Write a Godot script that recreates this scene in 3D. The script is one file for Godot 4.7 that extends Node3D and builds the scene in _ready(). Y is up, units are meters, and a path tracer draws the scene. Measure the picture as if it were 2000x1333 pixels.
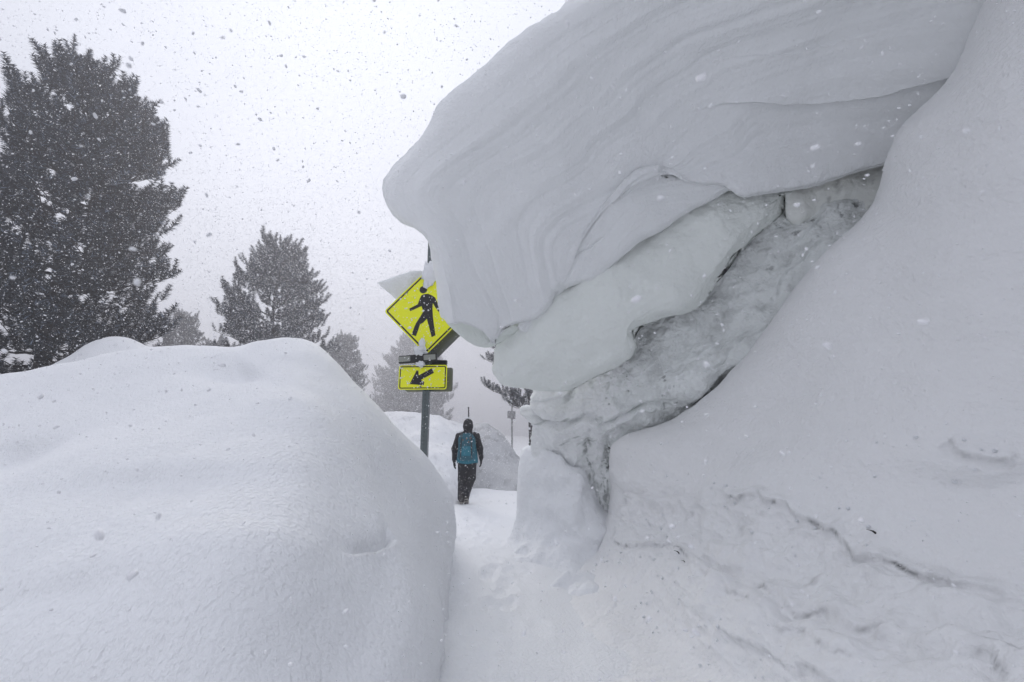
extends Node3D
# A snowbound footpath under a wind-carved cornice. y is up, units are metres, the camera looks along -z.

const EYE := 1.5
const LENS := 889.0                      # focal length in pixels of a frame 2000 wide
const TILT := 0.1972
var fwd := Vector3(0, sin(TILT), -cos(TILT))
var upv := Vector3(0, cos(TILT), sin(TILT))
var rng := RandomNumberGenerator.new()
var n_low := FastNoiseLite.new()
var n_mid := FastNoiseLite.new()
var n_rough := FastNoiseLite.new()
var n_strata := FastNoiseLite.new()
var n_cell := FastNoiseLite.new()
var M := {}
var taken := {}

# ------------------------------------------------------------------ naming
func numbered(called: String) -> String:
	if not taken.has(called):
		taken[called] = 0
		return called
	taken[called] += 1
	return "%s_%03d" % [called, taken[called]]

func tag(o: Node, label := "", category := "", group := "", kind := ""):
	if label: o.set_meta("label", label)
	if category: o.set_meta("category", category)
	if group: o.set_meta("group", group)
	if kind: o.set_meta("kind", kind)
	return o

func thing(called: String, where: Vector3, label: String, category: String, group := "") -> Node3D:
	var o := Node3D.new()
	o.name = numbered(called)
	o.position = where
	add_child(o)
	tag(o, label, category, group)
	return o

func part(called: String, mesh: Mesh, mat: Material, parent: Node = self) -> MeshInstance3D:
	var o := MeshInstance3D.new()
	o.name = numbered(called) if parent == self else called
	o.mesh = mesh
	o.material_override = mat
	if parent != self:
		var n := 0
		for c in parent.get_children():
			if c.name == called or String(c.name).begins_with(called + "_0"): n += 1
		if n: o.name = "%s_%03d" % [called, n]
	parent.add_child(o, true)
	return o

# ------------------------------------------------------------------ placing
func V(px: float, py: float, d: float) -> Vector3:       # the place seen at that spot of the photograph, d metres ahead
	return Vector3(0, EYE, 0) + (fwd + Vector3((px - 1000.0) / LENS, 0, 0) + upv * ((666.5 - py) / LENS)) * d

func G(px: float, py: float, h := 0.0) -> Vector3:       # the same, on the level h above the path
	var ray := fwd + Vector3((px - 1000.0) / LENS, 0, 0) + upv * ((666.5 - py) / LENS)
	return Vector3(0, EYE, 0) + ray * ((h - EYE) / ray.y)

func seen(p: Vector3) -> Vector2:
	var q := p - Vector3(0, EYE, 0)
	var d := q.dot(fwd)
	return Vector2(1000.0 + LENS * q.x / d, 666.5 - LENS * q.dot(upv) / d)

func nearer(rows: Array, by: Array) -> Array:            # brings whole rows towards the camera
	var out := []
	for k in rows.size(): out.append(rows[k].map(func(q): return [q[0], q[1], q[2] - by[mini(k, by.size() - 1)]]))
	return out

func row(a: Array) -> PackedVector3Array:
	var out := PackedVector3Array()
	for p in a: out.append(p if p is Vector3 else V(p[0], p[1], p[2]))
	return out

# ------------------------------------------------------------------ curved sheets from rows of points
func spline(pts: PackedVector3Array, times: PackedFloat32Array, t: float) -> Vector3:
	var n := pts.size()
	var k := clampi(times.bsearch(t, false) - 1, 0, n - 2)
	var a := pts[k]
	var b := pts[k + 1]
	var span := maxf(times[k + 1] - times[k], 1e-5)
	var pre := pts[k - 1] if k > 0 else a * 2.0 - b
	var post := pts[k + 2] if k + 2 < n else b * 2.0 - a
	var pt := times[k - 1] - times[k] if k > 0 else -span
	var qt := times[k + 2] - times[k] if k + 2 < n else span * 2.0
	return a.cubic_interpolate_in_time(b, pre, post, (t - times[k]) / span, span, pt, qt)

func chords(pts: PackedVector3Array) -> PackedFloat32Array:
	var t := PackedFloat32Array([0.0])
	for k in range(1, pts.size()): t.append(t[k - 1] + pow(maxf(pts[k].distance_to(pts[k - 1]), 1e-4), 0.75))
	return t

class Sheet:
	var nu := 0
	var nv := 0
	var p := PackedVector3Array()
	var n := PackedVector3Array()
	var c := PackedColorArray()
	var lu := PackedFloat32Array()       # length of each row
	var lv := PackedFloat32Array()       # length of each column
	var flip := false

func sheet(rows: Array, nu: int, nv: int) -> Sheet:
	var s := Sheet.new()
	s.nu = nu
	s.nv = nv
	var lines := []
	var most := 0
	for r in rows:
		var pts := row(r)
		var even := PackedVector3Array()
		# by length along the row, so that the mesh is even
		var t := chords(pts)
		var fine := PackedVector3Array()
		var run := PackedFloat32Array([0.0])
		var steps := nu * 2
		for i in steps + 1:
			fine.append(spline(pts, t, t[t.size() - 1] * i / steps))
			if i: run.append(run[i - 1] + fine[i].distance_to(fine[i - 1]))
		var total := run[steps]
		var at := 0
		for i in nu + 1:
			var want := total * i / nu
			while at < steps - 1 and run[at + 1] < want: at += 1
			even.append(fine[at].lerp(fine[at + 1], clampf((want - run[at]) / maxf(run[at + 1] - run[at], 1e-6), 0, 1)))
		lines.append(even)
	var vt := PackedFloat32Array([0.0])
	for k in range(1, lines.size()):
		var m := 0.0
		for i in range(0, nu + 1, maxi(nu / 16, 1)): m += lines[k][i].distance_to(lines[k - 1][i])
		vt.append(vt[k - 1] + pow(m / 17.0, 0.8))
	s.p.resize((nu + 1) * (nv + 1))
	var col := PackedVector3Array()
	col.resize(lines.size())
	for i in nu + 1:
		for k in lines.size(): col[k] = lines[k][i]
		for j in nv + 1: s.p[j * (nu + 1) + i] = spline(col, vt, vt[vt.size() - 1] * j / nv)
	measure(s)
	return s

func measure(s: Sheet) -> void:
	var w := s.nu + 1
	s.lu.resize(s.nv + 1)
	s.lv.resize(s.nu + 1)
	for j in s.nv + 1:
		var l := 0.0
		for i in s.nu: l += s.p[j * w + i].distance_to(s.p[j * w + i + 1])
		s.lu[j] = l
	for i in s.nu + 1:
		var l := 0.0
		for j in s.nv: l += s.p[j * w + i].distance_to(s.p[j * w + w + i])
		s.lv[i] = l
	normals(s)

func normals(s: Sheet) -> void:
	var w := s.nu + 1
	s.n.resize(s.p.size())
	for j in s.nv + 1:
		var up := maxi(j - 1, 0) * w
		var dn := mini(j + 1, s.nv) * w
		for i in w:
			var a := s.p[j * w + mini(i + 1, s.nu)] - s.p[j * w + maxi(i - 1, 0)]
			var b := s.p[dn + i] - s.p[up + i]
			var m := a.cross(b).normalized()
			s.n[j * w + i] = -m if s.flip else m

func face(s: Sheet, towards: Vector3) -> void:           # turns the outside of a sheet to that place
	var votes := 0
	for k in range(0, s.p.size(), maxi(s.p.size() / 400, 1)):
		votes += 1 if s.n[k].dot(towards - s.p[k]) > 0 else -1
	if votes < 0:
		s.flip = true
		normals(s)

# f(u metres, v metres, u, v, point, normal) -> [height along the normal, colour]
func carve(s: Sheet, f: Callable) -> void:
	var w := s.nu + 1
	s.c.resize(s.p.size())
	for j in s.nv + 1:
		var v := float(j) / s.nv
		for i in w:
			var u := float(i) / s.nu
			var k := j * w + i
			var r: Array = f.call(u * s.lu[j], v * s.lv[i], u, v, s.p[k], s.n[k])
			s.p[k] += s.n[k] * (r[0] as float)
			s.c[k] = r[1]
	normals(s)

func curl(s: Sheet, away: Vector3, radii: Array) -> void:  # rounds off the four edges: u=0, u=1, v=0, v=1
	var w := s.nu + 1
	for j in s.nv + 1:
		var v := float(j) / s.nv
		for i in w:
			var u := float(i) / s.nu
			var at := [u * s.lu[j], (1 - u) * s.lu[j], v * s.lv[i], (1 - v) * s.lv[i]]
			var back := 0.0
			for e in 4:
				var r: float = radii[e]
				if r > 0 and at[e] < r:
					var x: float = 1.0 - at[e] / r
					back += r * (1.0 - sqrt(maxf(0.0, 1.0 - x * x)))
			s.p[j * w + i] += away * back
	normals(s)

func near(s: Sheet, px: float, py: float) -> Vector2:     # the (u, v) of a sheet that shows at that spot
	var best := INF
	var at := Vector2.ZERO
	var w := s.nu + 1
	for j in range(0, s.nv + 1, 2):
		for i in range(0, w, 2):
			var q := s.p[j * w + i]
			var e := seen(q).distance_squared_to(Vector2(px, py)) + 36.0 * q.distance_squared_to(Vector3(0, EYE, 0))
			if e < best:
				best = e
				at = Vector2(float(i) / s.nu, float(j) / s.nv)
	return at

func trail(s: Sheet, a: Array) -> PackedVector2Array:     # a line on a sheet
	var out := PackedVector2Array()
	for q in a: out.append(near(s, q[0], q[1]))
	return out

# distance in metres from (u, v) to a line on the sheet, signed (positive on the side of larger v), and how far along
func off(line: PackedVector2Array, u: float, v: float, lu: float, lv: float) -> Vector2:
	var best := 1e9
	var side := 1.0
	var along := 0.0
	var n := line.size()
	var p := Vector2(u * lu, v * lv)
	for k in n - 1:
		var a := Vector2(line[k].x * lu, line[k].y * lv)
		var b := Vector2(line[k + 1].x * lu, line[k + 1].y * lv)
		var ab := b - a
		var t := clampf((p - a).dot(ab) / maxf(ab.length_squared(), 1e-8), 0, 1)
		var e := p - (a + ab * t)
		var d := e.length()
		if d < best:
			best = d
			side = 1.0 if ab.cross(e) >= 0 else -1.0
			along = (k + t) / (n - 1)
	return Vector2(best * side, along)

func quads(v: PackedVector3Array, idx: PackedInt32Array, first: int, nu: int, nv: int, flip: bool) -> void:
	var w := nu + 1
	for j in nv:
		for i in nu:
			var a := first + j * w + i
			if flip: idx.append_array([a, a + 1, a + w, a + 1, a + w + 1, a + w])
			else: idx.append_array([a, a + w, a + 1, a + 1, a + w, a + w + 1])

func commit(s: Sheet, body := Vector3.ZERO, thin := 0.05, thick := 1.0, ramp := 0.6, at := Vector3.ZERO) -> ArrayMesh:
	# the sheet, and if body is set the bulk of snow behind it (body: which way it lies), closed all round
	var p := s.p.duplicate()
	var n := s.n.duplicate()
	var c := s.c.duplicate()
	var idx := PackedInt32Array()
	quads(p, idx, 0, s.nu, s.nv, s.flip)
	var w := s.nu + 1
	if body != Vector3.ZERO:
		var step := 6
		var bu := s.nu / step
		var bv := s.nv / step
		var deep := func(i: int, j: int) -> Vector3:
			var u := float(i) / s.nu
			var v := float(j) / s.nv
			var e := minf(minf(u, 1 - u) * s.lu[j], minf(v, 1 - v) * s.lv[i])
			return s.p[j * w + i] + body * lerpf(thin, thick, smoothstep(0.0, ramp, e))
		var first := p.size()
		for j in bv + 1:
			for i in bu + 1:
				var fi := mini(i * step, s.nu) if i < bu else s.nu
				var fj := mini(j * step, s.nv) if j < bv else s.nv
				p.append(deep.call(fi, fj))
				n.append(-s.n[fj * w + fi])
				c.append(s.c[fj * w + fi])
		quads(p, idx, first, bu, bv, not s.flip)
		var ring := []
		for i in s.nu: ring.append([i, 0])
		for j in s.nv: ring.append([s.nu, j])
		for i in s.nu: ring.append([s.nu - i, s.nv])
		for j in s.nv: ring.append([0, s.nv - j])
		first = p.size()
		var m := ring.size()
		for k in m:
			var i: int = ring[k][0]
			var j: int = ring[k][1]
			var here := s.p[j * w + i]
			var q: Array = ring[(k + 1) % m]
			var o: Array = ring[(k + m - 1) % m]
			var along := s.p[q[1] * w + q[0]] - s.p[o[1] * w + o[0]]
			var out := body.cross(along).normalized()
			if s.flip: out = -out
			var there: Vector3 = deep.call(i, j)
			for x in 3:
				p.append(here.lerp(there, x / 2.0))
				n.append([s.n[j * w + i].lerp(out, 0.5).normalized(), out, (out - s.n[j * w + i]).normalized()][x])
				c.append(s.c[j * w + i])
		for k in m:
			var a := first + k * 3
			var b := first + ((k + 1) % m) * 3
			for x in 2:
				if s.flip: idx.append_array([a + x, a + x + 1, b + x, b + x, a + x + 1, b + x + 1])
				else: idx.append_array([a + x, b + x, a + x + 1, b + x, b + x + 1, a + x + 1])
	if at != Vector3.ZERO:
		for k in p.size(): p[k] -= at
	var arr := []
	arr.resize(Mesh.ARRAY_MAX)
	arr[Mesh.ARRAY_VERTEX] = p
	arr[Mesh.ARRAY_NORMAL] = n
	arr[Mesh.ARRAY_COLOR] = c
	arr[Mesh.ARRAY_INDEX] = idx
	var me := ArrayMesh.new()
	me.add_surface_from_arrays(Mesh.PRIMITIVE_TRIANGLES, arr)
	return me

# ------------------------------------------------------------------ small solids
func st() -> SurfaceTool:
	var s := SurfaceTool.new()
	s.begin(Mesh.PRIMITIVE_TRIANGLES)
	return s

func done(s: SurfaceTool) -> ArrayMesh:
	s.generate_normals()
	return s.commit()

func tri(s: SurfaceTool, a: Vector3, b: Vector3, c: Vector3) -> void:   # counter-clockwise from outside
	s.add_vertex(a); s.add_vertex(c); s.add_vertex(b)

func box(s: SurfaceTool, c: Vector3, size: Vector3, basis := Basis(), bevel := 0.0) -> void:
	var h := size / 2.0
	var b := minf(bevel, minf(h.x, minf(h.y, h.z)) * 0.9)
	s.set_smooth_group(-1)
	var k := func(x: float, y: float, z: float) -> Vector3: return c + basis * Vector3(x, y, z)
	var ax := [Vector3(1, 0, 0), Vector3(0, 1, 0), Vector3(0, 0, 1)]
	for a in 3:
		for sg in [-1.0, 1.0]:
			var n: Vector3 = ax[a] * sg
			var t: Vector3 = ax[(a + 1) % 3]
			var r: Vector3 = n.cross(t)
			var hn := h[a]
			var ht: float = absf(h.dot(t.abs())) - b
			var hr: float = absf(h.dot(r.abs())) - b
			var o := n * hn
			var q := [c + basis * (o - t * ht - r * hr), c + basis * (o + t * ht - r * hr), c + basis * (o + t * ht + r * hr), c + basis * (o - t * ht + r * hr)]
			tri(s, q[0], q[1], q[2]); tri(s, q[0], q[2], q[3])
	if b > 0:
		for a in 3:
			for s1 in [-1.0, 1.0]:
				for s2 in [-1.0, 1.0]:
					var n1: Vector3 = ax[a] * s1
					var n2: Vector3 = ax[(a + 1) % 3] * s2
					var l: Vector3 = ax[(a + 2) % 3]
					var hl: float = h[(a + 2) % 3] - b
					var e1: Vector3 = n1 * h[a] + n2 * (h[(a + 1) % 3] - b)
					var e2: Vector3 = n1 * (h[a] - b) + n2 * h[(a + 1) % 3]
					var q := [c + basis * (e1 - l * hl), c + basis * (e2 - l * hl), c + basis * (e2 + l * hl), c + basis * (e1 + l * hl)]
					if s1 * s2 < 0: q.reverse()
					tri(s, q[0], q[1], q[2]); tri(s, q[0], q[2], q[3])
		for s1 in [-1.0, 1.0]:
			for s2 in [-1.0, 1.0]:
				for s3 in [-1.0, 1.0]:
					var q := [c + basis * Vector3(s1 * h.x, s2 * (h.y - b), s3 * (h.z - b)), c + basis * Vector3(s1 * (h.x - b), s2 * h.y, s3 * (h.z - b)), c + basis * Vector3(s1 * (h.x - b), s2 * (h.y - b), s3 * h.z)]
					if s1 * s2 * s3 < 0: q.reverse()
					tri(s, q[0], q[1], q[2])

func tube(s: SurfaceTool, pts: Array, radii: Array, sides := 8, caps := true) -> void:
	s.set_smooth_group(1)
	var rings := []
	for k in pts.size():
		var a: Vector3 = pts[mini(k + 1, pts.size() - 1)] - pts[maxi(k - 1, 0)]
		a = a.normalized()
		var x := a.cross(Vector3(0.31, 0.2, 0.93)).normalized()
		var y := a.cross(x)
		var ring := []
		for i in sides: ring.append(pts[k] + (x * cos(TAU * i / sides) + y * sin(TAU * i / sides)) * radii[k])
		rings.append(ring)
	for k in pts.size() - 1:
		for i in sides:
			var j := (i + 1) % sides
			tri(s, rings[k][i], rings[k][j], rings[k + 1][j])
			tri(s, rings[k][i], rings[k + 1][j], rings[k + 1][i])
	if caps:
		for i in sides:
			var j := (i + 1) % sides
			tri(s, pts[0], rings[0][j], rings[0][i])
			tri(s, pts[-1], rings[-1][i], rings[-1][j])

func prism(s: SurfaceTool, poly: PackedVector2Array, z0: float, z1: float) -> void:
	s.set_smooth_group(-1)
	var p := poly
	if Geometry2D.is_polygon_clockwise(p): p.reverse()
	var t := Geometry2D.triangulate_polygon(p)
	for k in range(0, t.size(), 3):
		var a := p[t[k]]
		var b := p[t[k + 1]]
		var c := p[t[k + 2]]
		if (b - a).cross(c - a) < 0:
			var x := b
			b = c
			c = x
		tri(s, Vector3(a.x, a.y, z1), Vector3(b.x, b.y, z1), Vector3(c.x, c.y, z1))
		tri(s, Vector3(a.x, a.y, z0), Vector3(c.x, c.y, z0), Vector3(b.x, b.y, z0))
	for k in p.size():
		var a := p[k]
		var b := p[(k + 1) % p.size()]
		tri(s, Vector3(a.x, a.y, z0), Vector3(b.x, b.y, z0), Vector3(b.x, b.y, z1))
		tri(s, Vector3(a.x, a.y, z0), Vector3(b.x, b.y, z1), Vector3(a.x, a.y, z1))

func frame_of(s: SurfaceTool, outer: PackedVector2Array, inner: PackedVector2Array, z0: float, z1: float) -> void:
	s.set_smooth_group(-1)
	for k in outer.size():
		var j := (k + 1) % outer.size()
		var a := outer[k]
		var b := outer[j]
		var c := inner[j]
		var d := inner[k]
		tri(s, Vector3(a.x, a.y, z1), Vector3(b.x, b.y, z1), Vector3(c.x, c.y, z1))
		tri(s, Vector3(a.x, a.y, z1), Vector3(c.x, c.y, z1), Vector3(d.x, d.y, z1))
		tri(s, Vector3(a.x, a.y, z0), Vector3(b.x, b.y, z0), Vector3(b.x, b.y, z1))
		tri(s, Vector3(a.x, a.y, z0), Vector3(b.x, b.y, z1), Vector3(a.x, a.y, z1))
		tri(s, Vector3(c.x, c.y, z0), Vector3(d.x, d.y, z0), Vector3(d.x, d.y, z1))
		tri(s, Vector3(c.x, c.y, z0), Vector3(d.x, d.y, z1), Vector3(c.x, c.y, z1))

func rounded(w: float, h: float, r: float, turn := 0.0) -> PackedVector2Array:   # counter-clockwise
	var out := PackedVector2Array()
	for q in 4:
		var c := Vector2([1, -1, -1, 1][q] * (w / 2 - r), [1, 1, -1, -1][q] * (h / 2 - r))
		for k in 7:
			var a := PI / 2 * (q + k / 6.0)
			out.append((c + Vector2(cos(a), sin(a)) * r).rotated(turn))
	return out

func lump(s: SurfaceTool, c: Vector3, size: Vector3, seed_: float, rough := 0.3, rings := 9, sides := 14) -> void:   # an uneven clump of snow
	s.set_smooth_group(1)
	var grid := []
	for j in rings + 1:
		var r := []
		var th := PI * j / rings
		for i in sides:
			var ph := TAU * i / sides
			var d := Vector3(sin(th) * cos(ph), cos(th), sin(th) * sin(ph))
			var q := 1.0 + rough * n_low.get_noise_3dv(d * 1.6 + Vector3.ONE * seed_)
			r.append(c + d * size * q)
		grid.append(r)
	for j in rings:
		for i in sides:
			var k := (i + 1) % sides
			if j < rings - 1: tri(s, grid[j][i], grid[j + 1][k], grid[j + 1][i])
			if j > 0: tri(s, grid[j][i], grid[j][k], grid[j + 1][k])

# ------------------------------------------------------------------ materials
func mat(called: String, albedo: Color, rough := 0.8, metal := 0.0) -> StandardMaterial3D:   # albedo in linear values
	var m := StandardMaterial3D.new()
	m.resource_name = called
	m.albedo_color = albedo.linear_to_srgb()
	m.roughness = rough
	m.metallic = metal
	M[called] = m
	return m

func noise_tex(freq: float, seed_: int, octaves := 4, size := 512) -> ImageTexture:
	var f := FastNoiseLite.new()
	f.noise_type = FastNoiseLite.TYPE_SIMPLEX_SMOOTH
	f.seed = seed_
	f.frequency = freq
	f.fractal_octaves = octaves
	f.fractal_gain = 0.55
	return ImageTexture.create_from_image(f.get_seamless_image(size, size, false, false, 0.2))

func relief(m: StandardMaterial3D, tex: Texture2D, per_metre: float, cm: float) -> void:
	m.heightmap_enabled = true
	m.heightmap_texture = tex
	m.heightmap_scale = cm
	m.uv1_triplanar = true
	m.uv1_world_triplanar = true
	m.uv1_scale = Vector3.ONE * per_metre

func snow_mat(called: String, albedo: Color, tex: Texture2D, per_metre: float, cm: float, glow := 0.0) -> StandardMaterial3D:
	var m := mat(called, albedo, 0.75)
	m.vertex_color_use_as_albedo = true
	m.metallic_specular = 0.35
	relief(m, tex, per_metre, cm)
	if glow > 0:
		m.backlight_enabled = true
		m.backlight = Color(glow, glow, glow).linear_to_srgb()
	return m

func make_materials() -> void:
	var grain := noise_tex(0.02, 5, 5)
	var pocked := noise_tex(0.015, 9, 6)
	snow_mat("bank_snow", Color(0.915, 0.925, 0.94), grain, 2.9, 1.3)
	snow_mat("drift_snow", Color(0.905, 0.918, 0.935), grain, 2.3, 1.1)
	snow_mat("path_snow", Color(0.905, 0.918, 0.935), grain, 3.0, 0.9)
	snow_mat("cornice_snow", Color(0.92, 0.935, 0.94), grain, 2.4, 0.8, 0.12)
	snow_mat("ice_snow", Color(0.93, 0.95, 0.94), pocked, 1.2, 1.2, 0.12)
	snow_mat("dirty_ice", Color(0.90, 0.915, 0.915), pocked, 1.3, 3.5)
	var cl := mat("clump_snow", Color(0.86, 0.875, 0.90), 0.8)
	relief(cl, grain, 4.0, 0.6)
	mat("flake", Color(0.9, 0.9, 0.92), 0.6)
	mat("sign_yellow", Color(0.97, 1.0, 0.012), 0.45)
	mat("sign_black", Color(0.012, 0.012, 0.014), 0.5)
	mat("sign_back", Color(0.22, 0.23, 0.24), 0.4, 0.6)
	var gal := mat("galvanised", Color(0.13, 0.155, 0.16), 0.55, 0.35)
	gal.roughness_texture = noise_tex(0.05, 3, 3, 256)
	mat("housing", Color(0.012, 0.013, 0.015), 0.45)
	mat("lens", Color(0.30, 0.31, 0.28), 0.25)
	mat("bolt", Color(0.25, 0.26, 0.27), 0.35, 0.7)
	var nd := mat("needles", Color(1, 1, 1), 0.7)
	nd.vertex_color_use_as_albedo = true
	mat("bark", Color(0.03, 0.026, 0.024), 0.9)
	var cloth := mat("dark_cloth", Color(1, 1, 1), 0.85)
	cloth.vertex_color_use_as_albedo = true
	mat("teal_cloth", Color(0.015, 0.16, 0.22), 0.75)
	mat("pack_cloth", Color(0.014, 0.10, 0.14), 0.7)
	mat("pack_trim", Color(0.02, 0.022, 0.025), 0.6)
	mat("orange_tape", Color(0.45, 0.13, 0.03), 0.6)
	mat("sole", Color(0.42, 0.40, 0.36), 0.8)
	mat("boot", Color(0.05, 0.045, 0.045), 0.7)
	mat("stake", Color(0.06, 0.06, 0.065), 0.7)
	mat("debris", Color(0.035, 0.03, 0.025), 0.85)
	mat("far_sign", Color(0.10, 0.10, 0.11), 0.7)

func make_noise() -> void:
	var k := 0
	for n in [n_low, n_mid, n_rough, n_strata, n_cell]:
		n.seed = 11 + k
		k += 1
		n.noise_type = FastNoiseLite.TYPE_SIMPLEX_SMOOTH
		n.frequency = 1.0
		n.fractal_octaves = 3
	n_low.fractal_octaves = 2
	n_rough.fractal_octaves = 5
	n_rough.fractal_gain = 0.55
	n_strata.fractal_octaves = 4
	n_cell.noise_type = FastNoiseLite.TYPE_CELLULAR
	n_cell.cellular_return_type = FastNoiseLite.RETURN_DISTANCE
	n_cell.fractal_type = FastNoiseLite.FRACTAL_NONE

# ------------------------------------------------------------------ the snow
func make_ground() -> void:
	var s := Sheet.new()
	s.nu = 120
	s.nv = 120
	for j in 121:
		for i in 121:
			var a := (i - 60) / 60.0
			var b := (j - 60) / 60.0
			var x := signf(a) * (absf(a) * 14.0 + pow(absf(a), 4) * 130.0)
			var z := signf(b) * (absf(b) * 14.0 + pow(absf(b), 4) * 130.0) - 12.0
			var away := smoothstep(2.0, 8.0, absf(x + 0.06 * z))
			var y := -0.25 + away * 0.5 + 0.25 * away * n_low.get_noise_2d(x * 0.07, z * 0.07)
			s.p.append(Vector3(x, y, z))
			s.c.append(Color.WHITE)
	measure(s)
	face(s, Vector3(0, 500, 0))
	var o := part("snow_ground", commit(s), M.bank_snow)
	tag(o, "deep snow covering the open ground around the path", "", "", "structure")

func make_path() -> void:
	var s := Sheet.new()
	s.nu = 260
	s.nv = 420
	var steps := []
	rng.seed = 77
	for k in 70:
		var z := -1.5 - 10.5 * pow(rng.randf(), 0.8)
		steps.append([Vector2(0.10 * z + (0.30 if k % 2 else 0.02) + rng.randfn(0, 0.16) + 0.1, z), rng.randf_range(-0.3, 0.3), rng.randf_range(0.5, 1.0)])
	for j in 421:
		for i in 261:
			var z := 2.0 - 3.0 * j / 70.0 if j < 280 else -10.0 - (j - 280) * 0.2
			var x := lerpf(-3.2, 4.2, i / 260.0) + 0.09 * z
			var p := Vector2(x, z)
			var y := 0.035 * n_low.get_noise_2d(x * 0.8, z * 0.6) + 0.012 * n_rough.get_noise_2d(x * 2.2, z * 1.6)
			y += 0.03 * smoothstep(0.0, 1.0, absf(x - 0.09 * z - 0.2) - 0.5)
			for q in steps:
				var e: Vector2 = p - q[0]
				if absf(e.x) < 0.3 and absf(e.y) < 0.35:
					e = e.rotated(q[1])
					var r := Vector2(e.x / 0.085, e.y / 0.17).length()
					y += q[2] * (1.0 if z > -4.2 else 1.9) * (-0.012 * (1.0 - smoothstep(0.6, 1.15, r)) + 0.005 * exp(-pow((r - 1.35) / 0.28, 2)))
			s.p.append(Vector3(x, y, z))
			s.c.append(Color.WHITE)
	measure(s)
	face(s, Vector3(0, 50, 0))
	var crack := trail(s, [[1195, 1145], [1215, 1180], [1250, 1200], [1275, 1235], [1310, 1275], [1345, 1305], [1365, 1345], [1380, 1400]])
	carve(s, func(um, vm, u, v, p, n):
		var h := 0.0
		var t := 1.0
		if absf(p.x - 0.5) < 1.2 and p.z > -6:
			var d := off(crack, u, v, 7.4, s.lv[0])
			var e := d.x + 0.02 * n_rough.get_noise_2d(p.x * 5, p.z * 5)
			h = -0.03 * exp(-pow(e / 0.02, 2)) * smoothstep(-0.3, 0.5, n_mid.get_noise_2d(p.x * 2.0, p.z * 2.0))
			t = 1.0 - 0.4 * exp(-pow(e / 0.014, 2)) * smoothstep(-0.1, 0.5, n_mid.get_noise_2d(p.x * 3.0, p.z * 3.0))
		return [h, Color(t, t, t)])
	tag(part("snow_path", commit(s), M.path_snow), "trodden snow path running between the snow walls", "", "", "structure")

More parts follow.
